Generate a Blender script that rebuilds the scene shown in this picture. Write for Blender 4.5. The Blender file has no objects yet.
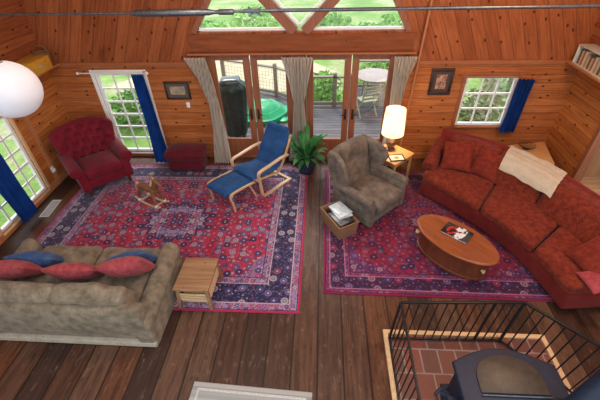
import bpy, bmesh, math, random
from mathutils import Vector, Matrix, Euler, noise
PI=math.pi
random.seed(7)
SC=bpy.context.scene
COL=SC.collection

# ------------------------------------------------------------------ materials
class NT:
    def __init__(s,name):
        s.m=bpy.data.materials.new(name); s.m.use_nodes=True
        s.t=s.m.node_tree; s.b=s.t.nodes['Principled BSDF']; s.out=s.t.nodes['Material Output']
    def n(s,t,**k):
        nd=s.t.nodes.new(t)
        for a,v in k.items(): setattr(nd,a,v)
        return nd
    def put(s,sock,v):
        if v is None: return
        if hasattr(v,'links'): s.t.links.new(v,sock)
        else:
            if isinstance(v,(tuple,list)) and len(v)==3 and len(sock.default_value)==4: v=(*v,1)
            sock.default_value=v
    def M(s,op,a,b=None,c=None,clamp=False):
        nd=s.n('ShaderNodeMath',operation=op,use_clamp=clamp)
        s.put(nd.inputs[0],a); s.put(nd.inputs[1],b); s.put(nd.inputs[2],c)
        return nd.outputs[0]
    def obj(s): return s.n('ShaderNodeTexCoord').outputs['Object']
    def sep(s,v):
        nd=s.n('ShaderNodeSeparateXYZ'); s.put(nd.inputs[0],v); return nd.outputs
    def comb(s,x,y,z):
        nd=s.n('ShaderNodeCombineXYZ'); s.put(nd.inputs[0],x);s.put(nd.inputs[1],y);s.put(nd.inputs[2],z); return nd.outputs[0]
    def noise(s,v,scale=5,detail=3,rough=.5,dist=0,col=False):
        nd=s.n('ShaderNodeTexNoise'); s.put(nd.inputs['Vector'],v); s.put(nd.inputs['Scale'],scale)
        nd.inputs['Detail'].default_value=detail; nd.inputs['Roughness'].default_value=rough; nd.inputs['Distortion'].default_value=dist
        return nd.outputs['Color' if col else 'Fac']
    def vor(s,v,scale=5,rand=1,feature='F1',dim='3D'):
        nd=s.n('ShaderNodeTexVoronoi',feature=feature,voronoi_dimensions=dim)
        s.put(nd.inputs['Vector'],v); nd.inputs['Scale'].default_value=scale; nd.inputs['Randomness'].default_value=rand
        return nd.outputs
    def white(s,v,dim='1D'):
        nd=s.n('ShaderNodeTexWhiteNoise',noise_dimensions=dim)
        s.put(nd.inputs['W' if dim=='1D' else 'Vector'],v); return nd.outputs['Value']
    def mix(s,f,a,b,mode='MIX'):
        nd=s.n('ShaderNodeMix',data_type='RGBA',blend_type=mode)
        s.put(nd.inputs[0],f); s.put(nd.inputs[6],a); s.put(nd.inputs[7],b); return nd.outputs[2]
    def ramp(s,f,stops,interp='LINEAR'):
        nd=s.n('ShaderNodeValToRGB'); cr=nd.color_ramp; cr.interpolation=interp
        while len(cr.elements)<len(stops): cr.elements.new(.5)
        for e,(p,c) in zip(cr.elements,stops): e.position=p; e.color=(*c,1) if len(c)==3 else c
        s.put(nd.inputs[0],f); return nd.outputs[0]
    def mr(s,v,a,b,c=0,d=1):
        nd=s.n('ShaderNodeMapRange'); s.put(nd.inputs[0],v)
        for i,x in enumerate((a,b,c,d)): nd.inputs[i+1].default_value=x
        return nd.outputs[0]
    def bump(s,h,strength=.3,dist=.01):
        nd=s.n('ShaderNodeBump'); nd.inputs['Strength'].default_value=strength; nd.inputs['Distance'].default_value=dist
        s.put(nd.inputs['Height'],h); s.t.links.new(nd.outputs[0],s.b.inputs['Normal'])
    def fin(s,col=None,rough=.6,metal=0,sheen=0,spec=None):
        s.put(s.b.inputs['Base Color'],col); s.put(s.b.inputs['Roughness'],rough); s.b.inputs['Metallic'].default_value=metal
        if sheen: s.b.inputs['Sheen Weight'].default_value=sheen
        if spec is not None: s.b.inputs['Specular IOR Level'].default_value=spec
        return s.m

def planks(name,across,along,width,cols,gap=.006,knots=1.0,rough=.55,slant=False,gapdark=.55,length=None,knotcol=(.05,.012,.004),grain=1.0,spec=.15):
    s=NT(name); o=s.sep(s.obj())
    if slant:     # boards in the upper gable run parallel to the nearer roof slope
        sg=s.M('SIGN',s.M('ADD',o[0],.35)); ang=math.radians(25)
        ax=s.M('ADD',o[0],.35)
        u=s.M('ADD',s.M('MULTIPLY',ax,math.cos(ang)),s.M('MULTIPLY',s.M('MULTIPLY',o[2],sg),math.sin(ang)))
        w=s.M('SUBTRACT',s.M('MULTIPLY',o[2],math.cos(ang)),s.M('MULTIPLY',s.M('MULTIPLY',ax,sg),math.sin(ang)))
    else: u=o[across]; w=o[along]
    k=s.M('DIVIDE',u,width); idx=s.M('FLOOR',k); fr=s.M('FRACT',k)
    if length:
        off=s.M('MULTIPLY',s.white(s.M('ADD',idx,3.3)),length)
        kl=s.M('DIVIDE',s.M('ADD',w,off),length); idl=s.M('FLOOR',kl); frl=s.M('FRACT',kl)
        rnd=s.white(s.M('ADD',s.M('MULTIPLY',idx,7.13),s.M('MULTIPLY',idl,3.77)))
    else: rnd=s.white(idx); frl=None
    c=s.ramp(rnd,[(i/(len(cols)-1),x) for i,x in enumerate(cols)])
    v=s.comb(s.M('ADD',s.M('MULTIPLY',u,22),s.M('MULTIPLY',rnd,40)),s.M('MULTIPLY',w,1.6),rnd)
    g=s.noise(v,1.0,5,.65,.6)
    c=s.mix(s.mr(g,.3,.75,0,.55*grain),c,(.6,.6,.6),'MULTIPLY') if False else s.mix(s.M('MULTIPLY',s.mr(g,.4,.65,0,1),.62*grain,None,True),c,s.mix(1,c,(.42,.33,.28),'MULTIPLY'))
    big=s.noise(s.comb(s.M('MULTIPLY',u,1.5),s.M('MULTIPLY',w,1.2),0),1.0,2)
    c=s.mix(s.mr(big,.35,.7,0,.3),c,s.mix(1,c,(.6,.5,.42),'MULTIPLY'))
    if length==0:
        fl=s.noise(s.comb(s.M('MULTIPLY',u,14),s.M('MULTIPLY',w,5),4),1.0,6,.75)
        c=s.mix(s.mr(fl,.56,.72,0,.5),c,(.30,.20,.14)); c=s.mix(s.mr(fl,.44,.32,0,.7),c,(.02,.011,.008))
    if knots:
        vv=s.comb(s.M('MULTIPLY',u,1.0),s.M('MULTIPLY',w,.62),0)
        ko=s.vor(vv,3.6,1,'F1','2D')['Distance']
        kf=s.mr(ko,.03,.085,1,0)
        c=s.mix(s.M('MULTIPLY',kf,knots),c,knotcol)
        ko2=s.vor(s.comb(s.M('ADD',u,5.5),s.M('MULTIPLY',w,.7),0),8,1,'F1','2D')['Distance']
        c=s.mix(s.M('MULTIPLY',s.mr(ko2,.03,.08,1,0),knots*.55),c,(.12,.03,.01))
    gf=s.M('MAXIMUM',s.M('LESS_THAN',fr,gap/width),s.M('GREATER_THAN',fr,1-gap/width))
    if frl is not None: gf=s.M('MAXIMUM',gf,s.M('LESS_THAN',frl,gap/length))
    c=s.mix(s.M('MULTIPLY',gf,1-gapdark),c,(.015,.006,.003))
    s.bump(s.M('SUBTRACT',s.M('MULTIPLY',g,.3),gf),.4,.006)
    return s.fin(c,rough,spec=spec)

def plain(name,col,rough=.5,metal=0,var=.25,scale=12,spec=None,bump=0,sheen=0,v=None):
    s=NT(name); o=s.obj()
    f=s.noise(o,scale,4,.6)
    c=s.mix(s.mr(f,.3,.7,0,1),tuple(x*(1-var) for x in col),tuple(min(1,x*(1+var)) for x in col))
    if bump: s.bump(s.noise(o,scale*6,3),bump,.004)
    return s.fin(c,rough,metal,sheen,spec)

def fabric(name,c1,c2,scale=9,fine=160,bump=.35,sheen=.3,rough=.9,spots=None):
    s=NT(name); o=s.obj()
    f=s.noise(o,scale,4,.65); g=s.noise(o,fine,2,.6)
    c=s.mix(s.mr(f,.35,.68,0,1),c1,c2)
    c=s.mix(s.mr(g,.3,.7,0,.35),c,tuple(x*.55 for x in c1))
    if spots:
        d=s.vor(o,spots[1],1)['Distance']; c=s.mix(s.mr(d,.1,.32,.75,0),c,spots[0])
    s.bump(g,bump,.004)
    return s.fin(c,rough,0,sheen,.2)

def woodgrain(name,c1,c2,axis=0,rough=.45,scale=30,spec=.4):
    s=NT(name); o=s.sep(s.obj())
    a=[s.M('MULTIPLY',o[i],(2.0 if i==axis else scale)) for i in range(3)]
    f=s.noise(s.comb(*a),1,4,.6,.5)
    k=s.vor(s.obj(),7,1)['Distance']
    c=s.mix(s.mr(f,.3,.7,0,1),c1,c2)
    c=s.mix(s.mr(k,.05,.12,.7,0),c,tuple(x*.25 for x in c1))
    return s.fin(c,rough,spec=spec)

def stripes(name,cols,axis,per,rough=.9,sheen=.2):
    s=NT(name); o=s.sep(s.obj())
    f=s.M('FRACT',s.M('DIVIDE',o[axis],per))
    c=s.ramp(f,[(i/len(cols),x) for i,x in enumerate(cols)],'CONSTANT')
    g=s.noise(s.obj(),90,2); c=s.mix(s.mr(g,.3,.7,0,.12),c,(.2,.18,.16))
    return s.fin(c,rough,sheen=sheen)

def clothy(m,fac=.35):
    """let daylight through a thin curtain"""
    t=m.node_tree; b=t.nodes['Principled BSDF']; out=t.nodes['Material Output']
    tr=t.nodes.new('ShaderNodeBsdfTranslucent'); mx=t.nodes.new('ShaderNodeMixShader'); mx.inputs[0].default_value=fac
    l=b.inputs['Base Color'].links
    if l: t.links.new(l[0].from_socket,tr.inputs[0])
    t.links.new(b.outputs[0],mx.inputs[1]); t.links.new(tr.outputs[0],mx.inputs[2]); t.links.new(mx.outputs[0],out.inputs[0]); return m

def emis(name,col,st):
    s=NT(name); s.b.inputs['Base Color'].default_value=(*col,1); s.b.inputs['Emission Color'].default_value=(*col,1); s.b.inputs['Emission Strength'].default_value=st
    return s.m

def glass():
    s=NT('window_glass'); t=s.n('ShaderNodeBsdfTransparent'); g=s.n('ShaderNodeBsdfGlossy'); g.inputs['Roughness'].default_value=.02
    lw=s.n('ShaderNodeLayerWeight'); lw.inputs[0].default_value=.5; f=s.n('ShaderNodeMath',operation='MULTIPLY_ADD'); pw=s.n('ShaderNodeMath',operation='POWER'); pw.inputs[1].default_value=4; s.t.links.new(lw.outputs['Facing'],pw.inputs[0]); s.t.links.new(pw.outputs[0],f.inputs[0]); f.inputs[1].default_value=.3; f.inputs[2].default_value=.03
    mx=s.n('ShaderNodeMixShader'); s.t.links.new(f.outputs[0],mx.inputs[0]); s.t.links.new(t.outputs[0],mx.inputs[1]); s.t.links.new(g.outputs[0],mx.inputs[2])
    s.t.links.new(mx.outputs[0],s.out.inputs[0]); return s.m

def rugmat(name,hx,hy,P):
    """persian rug: coordinates folded about both axes so the pattern is mirrored"""
    s=NT(name); o=s.sep(s.obj())
    X=s.M('ABSOLUTE',o[0]); Y=s.M('ABSOLUTE',o[1])
    d=s.M('MINIMUM',s.M('SUBTRACT',hx,X),s.M('SUBTRACT',hy,Y))
    V=s.comb(X,Y,0)
    def layer(scale,pal,rand=.5,off=0):
        v=s.vor(s.comb(s.M('ADD',X,off),s.M('ADD',Y,off),0),scale,rand,'F1','2D')
        cid=s.M('FRACT',s.M('MULTIPLY',s.sep(v['Color'])[0],5.7))
        c=s.ramp(cid,[(i/len(pal),x) for i,x in enumerate(pal)],'CONSTANT')
        return c,v['Distance'],cid
    # vines
    dis=s.noise(V,9,2,.5,1.2)
    vine=s.M('ABSOLUTE',s.M('SUBTRACT',dis,.5)); vf=s.mr(vine,.005,.013,1,0)
    def weave(base,pal1,sc1,pal2,sc2,vinecol,r1=.3,r2=.34):
        c,dd,_=layer(sc1,pal1); c2,dd2,_2=layer(sc2,pal2,.8,3.1)
        out=s.mix(s.M('MULTIPLY',s.mr(dd2,r2-.05,r2+.03,1,0),.9),base,c2)
        out=s.mix(s.M('MULTIPLY',vf,.75),out,vinecol)
        out=s.mix(s.mr(dd,r1+.06,r1+.11,1,0),out,P['dark'])
        out=s.mix(s.mr(dd,r1,r1+.05,1,0),out,c)
        out=s.mix(s.mr(dd,r1*.45,r1*.45+.05,1,0),out,P['dark'])
        out=s.mix(s.mr(dd,r1*.25,r1*.25+.04,1,0),out,P['cream'])
        return out
    field=weave(P['red'],P['pal'],7.5,P['pal'],15,P['lav'],.34,.42)
    cornerf=weave(P['lav'],P['pal2'],8,P['pal2'],19,P['dark'],.3)
    bord=weave(P['navy'],P['palb'],5.2,P['palb'],15,P['vine'],.25,.2)
    guard=weave(P['guard'],P['pal2'],13,P['pal'],26,P['dark'],.3)
    # lozenge of the red field: ellipse with scalloped outline
    ang=s.M('ARCTAN2',Y,X); sc=s.M('MULTIPLY',s.M('SINE',s.M('MULTIPLY',ang,16)),.035)
    ell=s.M('SQRT',s.M('ADD',s.M('POWER',s.M('DIVIDE',X,hx*.86),2),s.M('POWER',s.M('DIVIDE',Y,hy*.86),2)))
    c=s.mix(s.M('GREATER_THAN',s.M('ADD',ell,sc),1.0),field,cornerf)
    r=s.M('SQRT',s.M('ADD',s.M('POWER',X,2),s.M('POWER',s.M('MULTIPLY',Y,1.25),2)))
    rr=s.M('ADD',r,s.M('MULTIPLY',s.M('SINE',s.M('MULTIPLY',ang,16)),.05))
    c=s.mix(s.M('LESS_THAN',rr,P['med']),c,P['dark'])
    c=s.mix(s.M('LESS_THAN',rr,P['med']-.05),c,cornerf)
    c=s.mix(s.M('LESS_THAN',rr,P['med']*.45),c,P['navy'])
    c=s.mix(s.M('LESS_THAN',rr,P['med']*.38),c,field)
    b=P['b']
    def band(lim,colr):
        nonlocal c
        c=s.mix(s.M('LESS_THAN',d,lim),c,colr)
    band(b[5],P['dark']); band(b[5]-.012,guard); band(b[4],P['cream']); band(b[4]-.012,bord); band(b[3],P['cream']); band(b[3]-.015,guard); band(b[2],P['dark']); band(b[2]-.012,P['lav'] if False else guard); band(b[1],P['edge'])
    pile=s.noise(s.obj(),220,2); c=s.mix(s.mr(pile,.3,.7,0,.28),c,P['dark'])
    wear=s.noise(s.obj(),1.3,2); c=s.mix(s.mr(wear,.4,.7,0,.08),c,P['lav'])
    s.bump(pile,.3,.003)
    return s.fin(c,.85,0,.15,.25)

MT={}
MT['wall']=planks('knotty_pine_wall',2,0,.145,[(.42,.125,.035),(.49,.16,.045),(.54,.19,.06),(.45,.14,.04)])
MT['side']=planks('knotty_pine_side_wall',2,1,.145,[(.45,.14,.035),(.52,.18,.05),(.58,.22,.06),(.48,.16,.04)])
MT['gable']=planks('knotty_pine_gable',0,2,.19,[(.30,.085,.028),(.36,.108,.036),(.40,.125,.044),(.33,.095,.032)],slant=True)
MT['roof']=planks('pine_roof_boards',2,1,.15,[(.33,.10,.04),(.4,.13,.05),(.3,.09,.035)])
MT['floor']=planks('old_dark_floor_planks',0,1,.30,[(.045,.020,.012),(.11,.050,.028),(.065,.026,.014),(.14,.072,.042),(.042,.020,.014),(.15,.050,.017),(.088,.044,.027)],gap=.010,knots=.5,rough=.5,length=0,gapdark=.05,knotcol=(.02,.012,.01),grain=1.5,spec=.35)
MT['alcove']=planks('pale_pine_boards',1,0,.16,[(.5,.27,.13),(.58,.33,.17),(.54,.3,.15)])
MT['deck']=planks('weathered_deck_boards',1,0,.14,[(.16,.16,.18),(.23,.23,.25),(.19,.185,.2)],gap=.014,knots=0,rough=.8)
MT['trim']=woodgrain('pine_trim',(.27,.08,.028),(.38,.13,.045),0)
MT['trimz']=woodgrain('pine_trim_upright',(.36,.13,.05),(.5,.2,.08),2)
MT['palepine']=woodgrain('pale_pine',(.62,.4,.2),(.75,.52,.3),0)
MT['doorwood']=woodgrain('door_wood',(.20,.065,.03),(.31,.11,.05),2)
MT['white']=plain('white_paint',(.82,.82,.8),.4,var=.04)
MT['glass']=glass()
MT['greycurtain']=None
MT['black_metal']=plain('black_iron',(.025,.025,.028),.45,.6,.2)
MT['steel']=plain('galvanised_steel',(.13,.14,.155),.4,.7,.35,30)
MT['stove']=plain('cast_iron_stove',(.004,.013,.036),.55,.0,.3,20)

# ------------------------------------------------------------------ mesh helpers
def NB(): return bmesh.new()
def merge(dst,src,mat=None):
    if mat is not None: src.transform(mat)
    me=bpy.data.meshes.new('tmp'); src.to_mesh(me); src.free(); dst.from_mesh(me); bpy.data.meshes.remove(me)
    return dst
def RZ(a): return Matrix.Rotation(a,4,'Z')
def RX(a): return Matrix.Rotation(a,4,'X')
def RY(a): return Matrix.Rotation(a,4,'Y')
def T(x,y,z): return Matrix.Translation((x,y,z))
def box(bm,x0,x1,y0,y1,z0,z1,bev=0,M=None,seg=2):
    b=NB(); bmesh.ops.create_cube(b,size=1)
    b.transform(T((x0+x1)/2,(y0+y1)/2,(z0+z1)/2)@Matrix.Diagonal((abs(x1-x0),abs(y1-y0),abs(z1-z0),1)))
    if bev: bmesh.ops.bevel(b,geom=b.edges[:],offset=bev,segments=seg,profile=.5,affect='EDGES')
    return merge(bm,b,M)
def bar(bm,p,q,w,h=None,bev=0):
    """square bar from p to q"""
    p=Vector(p); q=Vector(q); d=q-p; h=h or w
    b=NB(); bmesh.ops.create_cube(b,size=1); b.transform(Matrix.Diagonal((w,h,d.length,1)))
    if bev: bmesh.ops.bevel(b,geom=b.edges[:],offset=bev,segments=2,profile=.5,affect='EDGES')
    z=d.normalized(); up=Vector((0,0,1)) if abs(z.z)<.95 else Vector((0,1,0))
    x=up.cross(z).normalized(); y=z.cross(x)
    m=Matrix((x,y,z)).transposed().to_4x4(); m.translation=(p+q)/2
    return merge(bm,b,m)
def tube(bm,pts,r,n=10,closed=False,rz=None):
    pts=[Vector(p) for p in pts]; N=len(pts); rs=r if isinstance(r,(list,tuple)) else [r]*N
    rings=[]; ref=None
    for i,p in enumerate(pts):
        a=pts[(i-1)%N] if (closed or i>0) else p; c=pts[(i+1)%N] if (closed or i<N-1) else p
        t=(c-a).normalized()
        if ref is None: ref=Vector((0,0,1)) if abs(t.z)<.9 else Vector((1,0,0))
        u=(ref-t*ref.dot(t)).normalized(); ref=u; v=t.cross(u)
        k=rz or 1
        rings.append([bm.verts.new(p+(u*math.cos(2*PI*j/n)*k+v*math.sin(2*PI*j/n))*rs[i]) for j in range(n)])
    for i in range(N if closed else N-1):
        A=rings[i];B=rings[(i+1)%N]
        for j in range(n): bm.faces.new((A[j],A[(j+1)%n],B[(j+1)%n],B[j]))
    if not closed:
        bm.faces.new(rings[0][::-1]); bm.faces.new(rings[-1])
    return bm
def lathe(bm,prof,n=24,c=(0,0,0),sx=1,sy=1,f=None):
    rings=[]
    for r,z in prof:
        if r<1e-5: rings.append([bm.verts.new((c[0],c[1],c[2]+z))]); continue
        ring=[]
        for j in range(n):
            a=2*PI*j/n; rr=r*(f(a,z) if f else 1)
            ring.append(bm.verts.new((c[0]+rr*math.cos(a)*sx,c[1]+rr*math.sin(a)*sy,c[2]+z)))
        rings.append(ring)
    for A,B in zip(rings,rings[1:]):
        if len(A)==1 and len(B)==1: continue
        for j in range(n):
            k=(j+1)%n
            if len(A)==1: bm.faces.new((A[0],B[k],B[j]))
            elif len(B)==1: bm.faces.new((A[j],A[k],B[0]))
            else: bm.faces.new((A[j],A[k],B[k],B[j]))
    return bm
def prism(bm,poly,h0,h1,M=None,bev=0,seg=2):
    """polygon in local xy extruded z h0..h1"""
    b=NB(); lo=[b.verts.new((x,y,h0)) for x,y in poly]; hi=[b.verts.new((x,y,h1)) for x,y in poly]; n=len(poly)
    b.faces.new(lo[::-1]); b.faces.new(hi)
    for i in range(n): b.faces.new((lo[i],lo[(i+1)%n],hi[(i+1)%n],hi[i]))
    bmesh.ops.recalc_face_normals(b,faces=b.faces[:])
    if bev: bmesh.ops.bevel(b,geom=[e for e in b.edges if abs(e.verts[0].co.z-e.verts[1].co.z)<1e-6],offset=bev,segments=seg,profile=.5,affect='EDGES')
    return merge(bm,b,M)
# map a prism's (x,y,z) so that poly lies in the YZ plane and depth runs along X
YZ=Matrix(((0,0,1,0),(1,0,0,0),(0,1,0,0),(0,0,0,1)))
# poly in XZ plane, depth along Y
XZ=Matrix(((1,0,0,0),(0,0,-1,0),(0,1,0,0),(0,0,0,1)))
def cushion(bm,sx,sy,sz,r=.05,puff=.03,M=None,n=12,mapf=None,lump=0,seed=0,tuft=None):
    """rounded, puffed block centred at the origin with full sizes sx, sy, sz"""
    b=NB(); bmesh.ops.create_cube(b,size=2); bmesh.ops.subdivide_edges(b,edges=b.edges[:],cuts=n,use_grid_fill=True)
    H=(sx/2,sy/2,sz/2); r=min(r,min(H)*.98)
    for v in b.verts:
        p=[math.copysign(1-(1-min(1,abs(c)))**1.35,c) for c in v.co]
        q=Vector([p[i]*H[i] for i in range(3)]); inner=Vector([max(-(H[i]-r),min(H[i]-r,q[i])) for i in range(3)])
        d=q-inner
        if d.length>1e-9:
            # stretch so that the face centres stay on the box
            d=d.normalized()*r
        q=inner+d
        w=max(0,(1-p[0]**2))*max(0,(1-p[1]**2))
        q.z+=math.copysign(puff*w,p[2]) if abs(p[2])>.02 else 0
        if lump:
            nn=noise.noise(Vector((q.x*4+seed,q.y*4,q.z*4)))*lump; q+=q.normalized()*nn
        if tuft: q=tuft(q,p)
        v.co=mapf(q) if mapf else q
    return merge(bm,b,M)
def pillow(bm,a,b_,t,M=None,n=16,seed=0,lump=.02):
    """square throw pillow, half sizes a,b, half thickness t, lying in xy"""
    b=NB(); top=[];bot=[]
    for i in range(n+1):
        rt=[];rb=[]
        for j in range(n+1):
            u=-1+2*i/n; v=-1+2*j/n
            h=t*(max(0,1-u*u)**.5)*(max(0,1-v*v)**.5)
            x=u*a*(1-.09*(1-v*v)); y=v*b_*(1-.09*(1-u*u))
            nn=noise.noise(Vector((x*7+seed,y*7,seed)))*lump*(h/t)
            edge=i in(0,n) or j in(0,n)
            p=b.verts.new((x,y,h+nn)); rt.append(p)
            rb.append(p if edge else b.verts.new((x,y,-h+nn*.5)))
        top.append(rt);bot.append(rb)
    for i in range(n):
        for j in range(n):
            b.faces.new((top[i][j],top[i+1][j],top[i+1][j+1],top[i][j+1]))
            q=(bot[i][j],bot[i][j+1],bot[i+1][j+1],bot[i+1][j])
            if len(set(q))==4:
                try: b.faces.new(q)
                except ValueError: pass
    return merge(bm,b,M)
def sheet(bm,f,nu,nv,th=.004):
    """double-sided cloth from f(u,v); thickness added along the normal"""
    b=NB(); g=[[b.verts.new(f(i/nu,j/nv)) for j in range(nv+1)] for i in range(nu+1)]
    for i in range(nu):
        for j in range(nv): b.faces.new((g[i][j],g[i+1][j],g[i+1][j+1],g[i][j+1]))
    bmesh.ops.solidify(b,geom=b.faces[:],thickness=th)
    return merge(bm,b)
def obj(name,bm,mat,parent=None,smooth=True,loc=None,rot=None,label=None,ang=38):
    bmesh.ops.recalc_face_normals(bm,faces=bm.faces[:])
    if smooth:
        for f in bm.faces: f.smooth=True
        for e in bm.edges:
            if len(e.link_faces)==2 and e.calc_face_angle(0)>math.radians(ang): e.smooth=False
    me=bpy.data.meshes.new(name); bm.to_mesh(me); bm.free()
    o=bpy.data.objects.new(name,me); COL.objects.link(o)
    if mat is not None: me.materials.append(mat if not isinstance(mat,str) else MT[mat])
    if parent: o.parent=parent
    if loc: o.location=loc
    if rot: o.rotation_euler=rot
    if label: o['label']=label
    return o
def tag(o,label,cat,group=None,kind=None):
    o['label']=label; o['category']=cat
    if group: o['group']=group
    if kind: o['kind']=kind
    return o
def thing(name,label,cat,loc=(0,0,0),rz=0,group=None):
    o=bpy.data.objects.new(name,None); COL.objects.link(o); o.empty_display_size=.1
    o.location=loc; o.rotation_euler=(0,0,rz); return tag(o,label,cat,group)
def struct(name,bm,mat,parent=None,smooth=False,label=None):
    o=obj(name,bm,mat,parent,smooth)
    if not parent: o['kind']='structure'
    if label: o['label']=label
    return o
def copytree(o,parent=None):
    c=o.copy(); COL.objects.link(c); c.parent=parent
    for ch in o.children: copytree(ch,c)
    return c
def origin(o,p):
    """move a mesh object's origin to p without moving its shape"""
    p=Vector(p); o.data.transform(Matrix.Translation(-p)); o.location=p; return o

# ------------------------------------------------------------------ camera (solved from the photo's vanishing points)
Zc=Vector((-13,455,363)).normalized(); Yc=Vector((24,290,-363)); Yc=(Yc-Zc*Yc.dot(Zc)).normalized(); Xc=Yc.cross(Zc)
cam=bpy.data.cameras.new('camera'); co=bpy.data.objects.new('camera',cam); COL.objects.link(co)
R=Matrix((Xc,Yc,Zc))     # rows = world axes in camera space -> columns = camera axes in world space
co.matrix_world=Matrix.Translation((0,0,4.1))@R.to_4x4()
cam.sensor_width=36; cam.lens=363/600*36; cam.clip_start=.05; cam.clip_end=300
SC.camera=co

# ------------------------------------------------------------------ the room
XL,XR,YB=-5.13,4.47,6.6
EZ=2.0   # height where the slanting roof begins
b=NB(); box(b,XL-.2,XR+.2,-1.5,YB+.12,-.1,0); struct('floor',b,'floor')
# back wall, lower part with holes for windows and doors
def wall_grid(name,mat,x0,x1,z0,z1,holes,y0,y1,axis='x'):
    xs=sorted({x0,x1,*[h[0] for h in holes],*[h[1] for h in holes]}); zs=sorted({z0,z1,*[h[2] for h in holes],*[h[3] for h in holes]})
    b=NB()
    for xa,xb in zip(xs,xs[1:]):
        for za,zb in zip(zs,zs[1:]):
            cx,cz=(xa+xb)/2,(za+zb)/2
            if any(h[0]<cx<h[1] and h[2]<cz<h[3] for h in holes): continue
            if axis=='x': box(b,xa,xb,y0,y1,za,zb)
            else: box(b,y0,y1,xa,xb,za,zb)
    bmesh.ops.remove_doubles(b,verts=b.verts[:],dist=1e-5)
    return struct(name,b,mat)
LW=(-4.28,-3.32,.1,1.8); RW=(2.6,3.52,.74,1.72); DR=(-2.1,1.36,0,2.14)
wall_grid('wall_back','wall',XL-.1,XR+.1,0,EZ,[LW,RW,(DR[0],DR[1],0,EZ)],YB,YB+.12)
wall_grid('wall_left','side',-1.5,YB,0,EZ+.05,[(4.0,5.24,.1,1.62)],XL-.12,XL,'y')
wall_grid('wall_right','side',-1.5,YB,0,EZ+.05,[(3.6,5.5,.0,1.7)],XR,XR+.12,'y')
# gable above the beam with its three windows (two quadrilaterals and a hanging triangle)
AX=-.38; GT=5.2
def gpoly(pts): 
    b=NB(); prism(b,pts,0,.12,XZ@T(0,0,-YB-.12)); return b
slope=math.tan(math.radians(31))
def xl(z): return -2.16+(z-2.49)*slope*1.08   # left rake of the window group
def xr(z): return 1.40-(z-2.49)*slope*.98
b=NB()
def gp(pts): prism(b,pts,0,.12,XZ@T(0,0,-YB-.12))
gp([(XL-.1,EZ),(DR[0]-.02,EZ),(DR[0]-.02,2.49),(xl(2.49),2.49),(xl(4.2),4.2),(xl(4.2),GT),(XL+.28,GT)])
gp([(XR+.1,EZ),(XR-.28,GT),(xr(4.2),GT),(xr(4.2),4.2),(xr(2.49),2.49),(DR[1]+.02,2.49),(DR[1]+.02,EZ)])
gp([(xl(4.2),4.2),(xr(4.2),4.2),(xr(4.2),GT),(xl(4.2),GT)])
gp([(DR[0]-.02,2.14),(DR[1]+.02,2.14),(DR[1]+.02,2.49),(DR[0]-.02,2.49)])
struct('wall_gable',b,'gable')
# beam over the doors, and the thin ledge below it
b=NB(); box(b,-2.32,1.56,YB-.03,YB,2.17,2.46,.006); struct('trim_1',b,woodgrain('old_pine_beam',(.17,.05,.02),(.28,.085,.032),0,.6,14,.1))
b=NB(); box(b,-2.38,1.62,YB-.10,YB,2.13,2.165,.006); struct('trim_2',b,'palepine' if False else 'trim')
# gable window bars, frames and panes
def wbar(p,q,w=.12,name='trim_3',mat='doorwood',y=YB-.035,dep=.1):
    b=NB(); bar(b,(p[0],y+dep/2-.02,p[1]),(q[0],y+dep/2-.02,q[1]),dep if False else w,dep); return struct(name,b,mat)
def slat(p,q,w,dep,y):
    """bar lying in the wall plane from p to q (x,z), width w in the plane, depth dep along y"""
    dx,dz=q[0]-p[0],q[1]-p[1]; L=math.hypot(dx,dz); nx,nz=-dz/L*w/2,dx/L*w/2
    b=NB(); prism(b,[(p[0]+nx,p[1]+nz),(q[0]+nx,q[1]+nz),(q[0]-nx,q[1]-nz),(p[0]-nx,p[1]-nz)],0,dep,XZ@T(0,0,-y-dep)); return b
tipL=(-.50,2.49); tipR=(-.26,2.49)
dl=1.02; # rake of the inner diagonals dx/dz
k=3
for p,q,w in [((xl(2.49)-.05,2.49),(xl(4.2)-.05,4.2),.09),((xr(2.49)+.05,2.49),(xr(4.2)+.05,4.2),.09),
              ((-.47,2.49),(-1.75,3.82),.16),((-.30,2.49),(.93,3.72),.16)]:
    struct('trim_%d'%k,slat(p,q,w,.14,YB-.03),'doorwood'); k+=1
def gwin(i,poly):
    cx=sum(p[0] for p in poly)/len(poly); cz=sum(p[1] for p in poly)/len(poly)
    b=NB()
    for p,q in zip(poly,poly[1:]+poly[:1]): merge(b,slat(p,q,.035,.05,YB+.02))
    f=struct('window_%d'%i,b,'white')
    b=NB(); prism(b,poly,0,.008,XZ@T(0,0,-YB-.055)); obj('pane',b,'glass',f,False)
gwin(3,[(xl(2.53),2.53),(-.60,2.53),(-1.78,3.75)][:3])
gwin(4,[(-.17,2.53),(xr(2.53),2.53),(.93,3.65)])
gwin(5,[(-.385,2.58),(.72,3.69),(-1.58,3.82)])
# steep roof planes left and right of the gable
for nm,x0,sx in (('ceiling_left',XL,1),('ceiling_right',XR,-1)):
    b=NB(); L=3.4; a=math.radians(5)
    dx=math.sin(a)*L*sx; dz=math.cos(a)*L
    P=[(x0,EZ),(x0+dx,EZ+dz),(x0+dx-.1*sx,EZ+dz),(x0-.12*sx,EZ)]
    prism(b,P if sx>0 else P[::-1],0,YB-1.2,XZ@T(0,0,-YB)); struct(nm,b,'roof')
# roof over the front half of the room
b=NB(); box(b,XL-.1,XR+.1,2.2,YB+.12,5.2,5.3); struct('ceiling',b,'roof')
# seam moulding at the eave line of the back wall
for i,(a,c) in enumerate(((XL,-2.4),(1.64,XR))):
    b=NB(); box(b,a,c,YB-.035,YB,1.93,2.0,.006); struct('trim_%d'%(7+i),b,'trim')
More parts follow.
